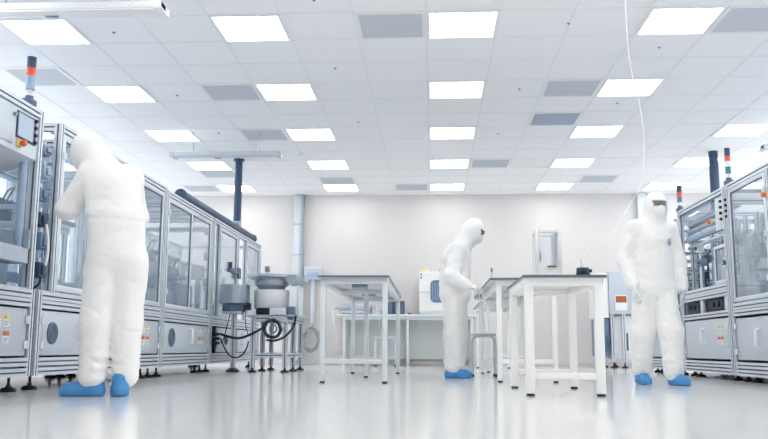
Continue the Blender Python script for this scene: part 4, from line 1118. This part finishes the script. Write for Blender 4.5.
    for k in range(40):
        t_ = 2*PI*k/40; a = math.radians(75)*max(-1, min(1, 1.25*math.cos(t_))); e = math.radians(2+16*max(-1, min(1, 1.5*math.sin(t_))))
        ring.append(V(gc)+V(hr)*(.089*math.sin(a)*math.cos(e))+V(hf)*(.110*math.cos(a)*math.cos(e))+V(hu)*(.103*math.sin(e)))
    rim.tube(ring, .0045, 6, sub=1, closed=True); rim.build('goggle_frame', 'goggleframe', gg)
    for i, hd in enumerate(hands): hand(T_, *hd, seed+i)
    for i, shq in enumerate(shoes): shoe(T_, *shq, seed+20+i)
    return T_, bv

# nearest person, seen from behind, working at the left machine
person('person in white hooded coverall seen from behind, working at the left machine', dict(
    facing=(-.6, .8, 0), look=(-.78, .52, -.42), head=(-2.40, 5.58, 1.665), neck=(-2.27, 5.55, 1.535),
    chest=(-2.175, 5.52, 1.37), waist=(-2.135, 5.51, 1.16), pelvis=(-2.125, 5.52, .96), sc=1.06, drape=.105,
    shl=(-2.325, 5.49, 1.475), shr=(-2.085, 5.60, 1.48), ell=(-2.475, 5.50, 1.255), elr=(-2.10, 5.80, 1.24), wrl=(-2.51, 5.72, 1.45), wrr=(-2.27, 5.95, 1.28),
    hipl=(-2.205, 5.50, .86), hipr=(-2.035, 5.54, .86), knl=(-2.225, 5.49, .48), knr=(-2.055, 5.57, .48), anl=(-2.235, 5.50, .13), anr=(-2.045, 5.58, .13), loose=.027), 3,
    shoes=[((-2.155, 5.50, 0), (-1, -.02), .305), ((-2.03, 5.48, 0), (-.42, .9), .30)],
    hands=[((-2.512, 5.75, 1.48), (-.1, .6, .75), (.3, .8, -.3), (1, .3, 0), .5, 'glove'), ((-2.285, 5.96, 1.285), (-.7, .6, .1), (-.2, .1, -1), (-.3, .9, .2), .6, 'glove')])

# person leaning over the white table, side view
person('person in white coverall in profile, bent over the white table at the back', dict(
    facing=(1, .05, 0), look=(.88, -.10, -.46), head=(.475, 9.45, 1.64), neck=(.355, 9.45, 1.49), flat=1.08, belt=.3, drape=.09,
    chest=(.275, 9.45, 1.31), waist=(.255, 9.45, 1.07), pelvis=(.255, 9.45, .93),
    shl=(.30, 9.61, 1.41), shr=(.29, 9.28, 1.41), ell=(.275, 9.70, 1.13), elr=(.205, 9.17, 1.10), wrl=(.385, 9.62, 1.03), wrr=(.37, 9.14, 1.0),
    hipl=(.275, 9.54, .86), hipr=(.245, 9.36, .86), knl=(.285, 9.56, .48), knr=(.235, 9.35, .48), anl=(.27, 9.57, .14), anr=(.225, 9.35, .14), loose=.032), 8,
    shoes=[((.14, 9.35, 0), (1, 0), .30), ((.16, 9.60, 0), (1, .1), .30)],
    hands=[((.38, 9.135, .995), (.9, 0, -.25), (0, .3, -1), (0, 1, 0), .55, 'glove'), ((.395, 9.62, 1.03), (.9, 0, -.1), (0, -.2, -1), (0, -1, 0), .3, 'glove')])

# walking person on the right, facing the camera
p3, bv = person('person in white coverall with goggles and mask walking towards the camera', dict(
    facing=(.15, -1, 0), look=(.17, -.97, -.12), head=(2.125, 7.98, 1.665), neck=(2.10, 8.02, 1.52), drape=.10, sc=1.05, belt=.25,
    chest=(2.085, 8.01, 1.33), waist=(2.08, 8.02, 1.08), pelvis=(2.085, 8.02, .92),
    shl=(2.245, 8.03, 1.455), shr=(1.935, 8.01, 1.455), ell=(2.325, 8.06, 1.15), elr=(1.83, 8.04, 1.16), wrl=(2.335, 8.0, .89), wrr=(1.865, 7.93, .92),
    hipl=(2.165, 8.02, .85), hipr=(2.00, 8.02, .85), knl=(2.195, 7.93, .48), knr=(1.965, 8.02, .47), anl=(2.195, 7.90, .13), anr=(1.965, 8.12, .15), loose=.028), 14,
    shoes=[((2.19, 7.98, 0), (.35, -1), .27), ((1.955, 8.20, 0), (.05, -1), .28)],
    hands=[((2.335, 7.985, .86), (-.02, -.1, -1), (-1, .1, 0), (0, -1, 0), .35, 'glovegrey'), ((1.868, 7.915, .89), (.03, -.1, -1), (1, .1, 0), (0, -1, 0), .5, 'glove')])
bd = MB(); pts = []
for k in range(28):
    a = 2*PI*k/28
    q = V((2.215+.024*math.cos(a), 7.5, 1.315+.034*math.sin(a)))
    hit = bv.ray_cast(q, V((0, 1, 0)), 2.0)[0]
    pts.append((hit if hit else q) + V((0, -.004, 0)))
c = sum(pts, V())/len(pts)
vs = [bd.bm.verts.new(p) for p in pts]; cv_ = bd.bm.verts.new(c)
for k in range(28): bd.bm.faces.new((vs[k], vs[(k+1) % 28], cv_))
bo = bd.build('chest_badge', 'badge', p3); md = bo.modifiers.new('thick', 'SOLIDIFY'); md.thickness = .003; md.offset = 0

# ------------------------------------------------------------------ world, camera, colour
w = bpy.data.worlds.new('world'); SC.world = w; w.use_nodes = True
w.node_tree.nodes['Background'].inputs['Color'].default_value = (.96, .98, 1, 1)
w.node_tree.nodes['Background'].inputs['Strength'].default_value = 2.8
cd_ = bpy.data.cameras.new('camera'); cam = bpy.data.objects.new('camera', cd_); COL.objects.link(cam)
cd_.sensor_width = 36; cd_.lens = 838.65/768*36; cd_.clip_start = .05
pi_, ya, ro = .1524, .0575, .0045
cy, sy, cp, sp_ = math.cos(ya), math.sin(ya), math.cos(pi_), math.sin(pi_)
F_ = V((-sy*cp, cy*cp, sp_)); R0 = V((cy, sy, 0)); U0 = R0.cross(F_)
R_ = R0*math.cos(ro)+U0*math.sin(ro); U_ = -R0*math.sin(ro)+U0*math.cos(ro)
mw = Matrix((R_, U_, -F_)).transposed().to_4x4(); mw.translation = V((0, 0, .32))
cam.matrix_world = mw
SC.camera = cam
SC.view_settings.view_transform = 'Standard'; SC.view_settings.look = 'None'
SC.view_settings.gamma = 1; SC.view_settings.use_curve_mapping = False
SC.view_settings.exposure = 0.53
SC.cycles.max_bounces = 12; SC.cycles.diffuse_bounces = 6; SC.cycles.transparent_max_bounces = 24; SC.cycles.glossy_bounces = 5
SC.cycles.caustics_reflective = False; SC.cycles.caustics_refractive = False
SC.cycles.use_denoising = True
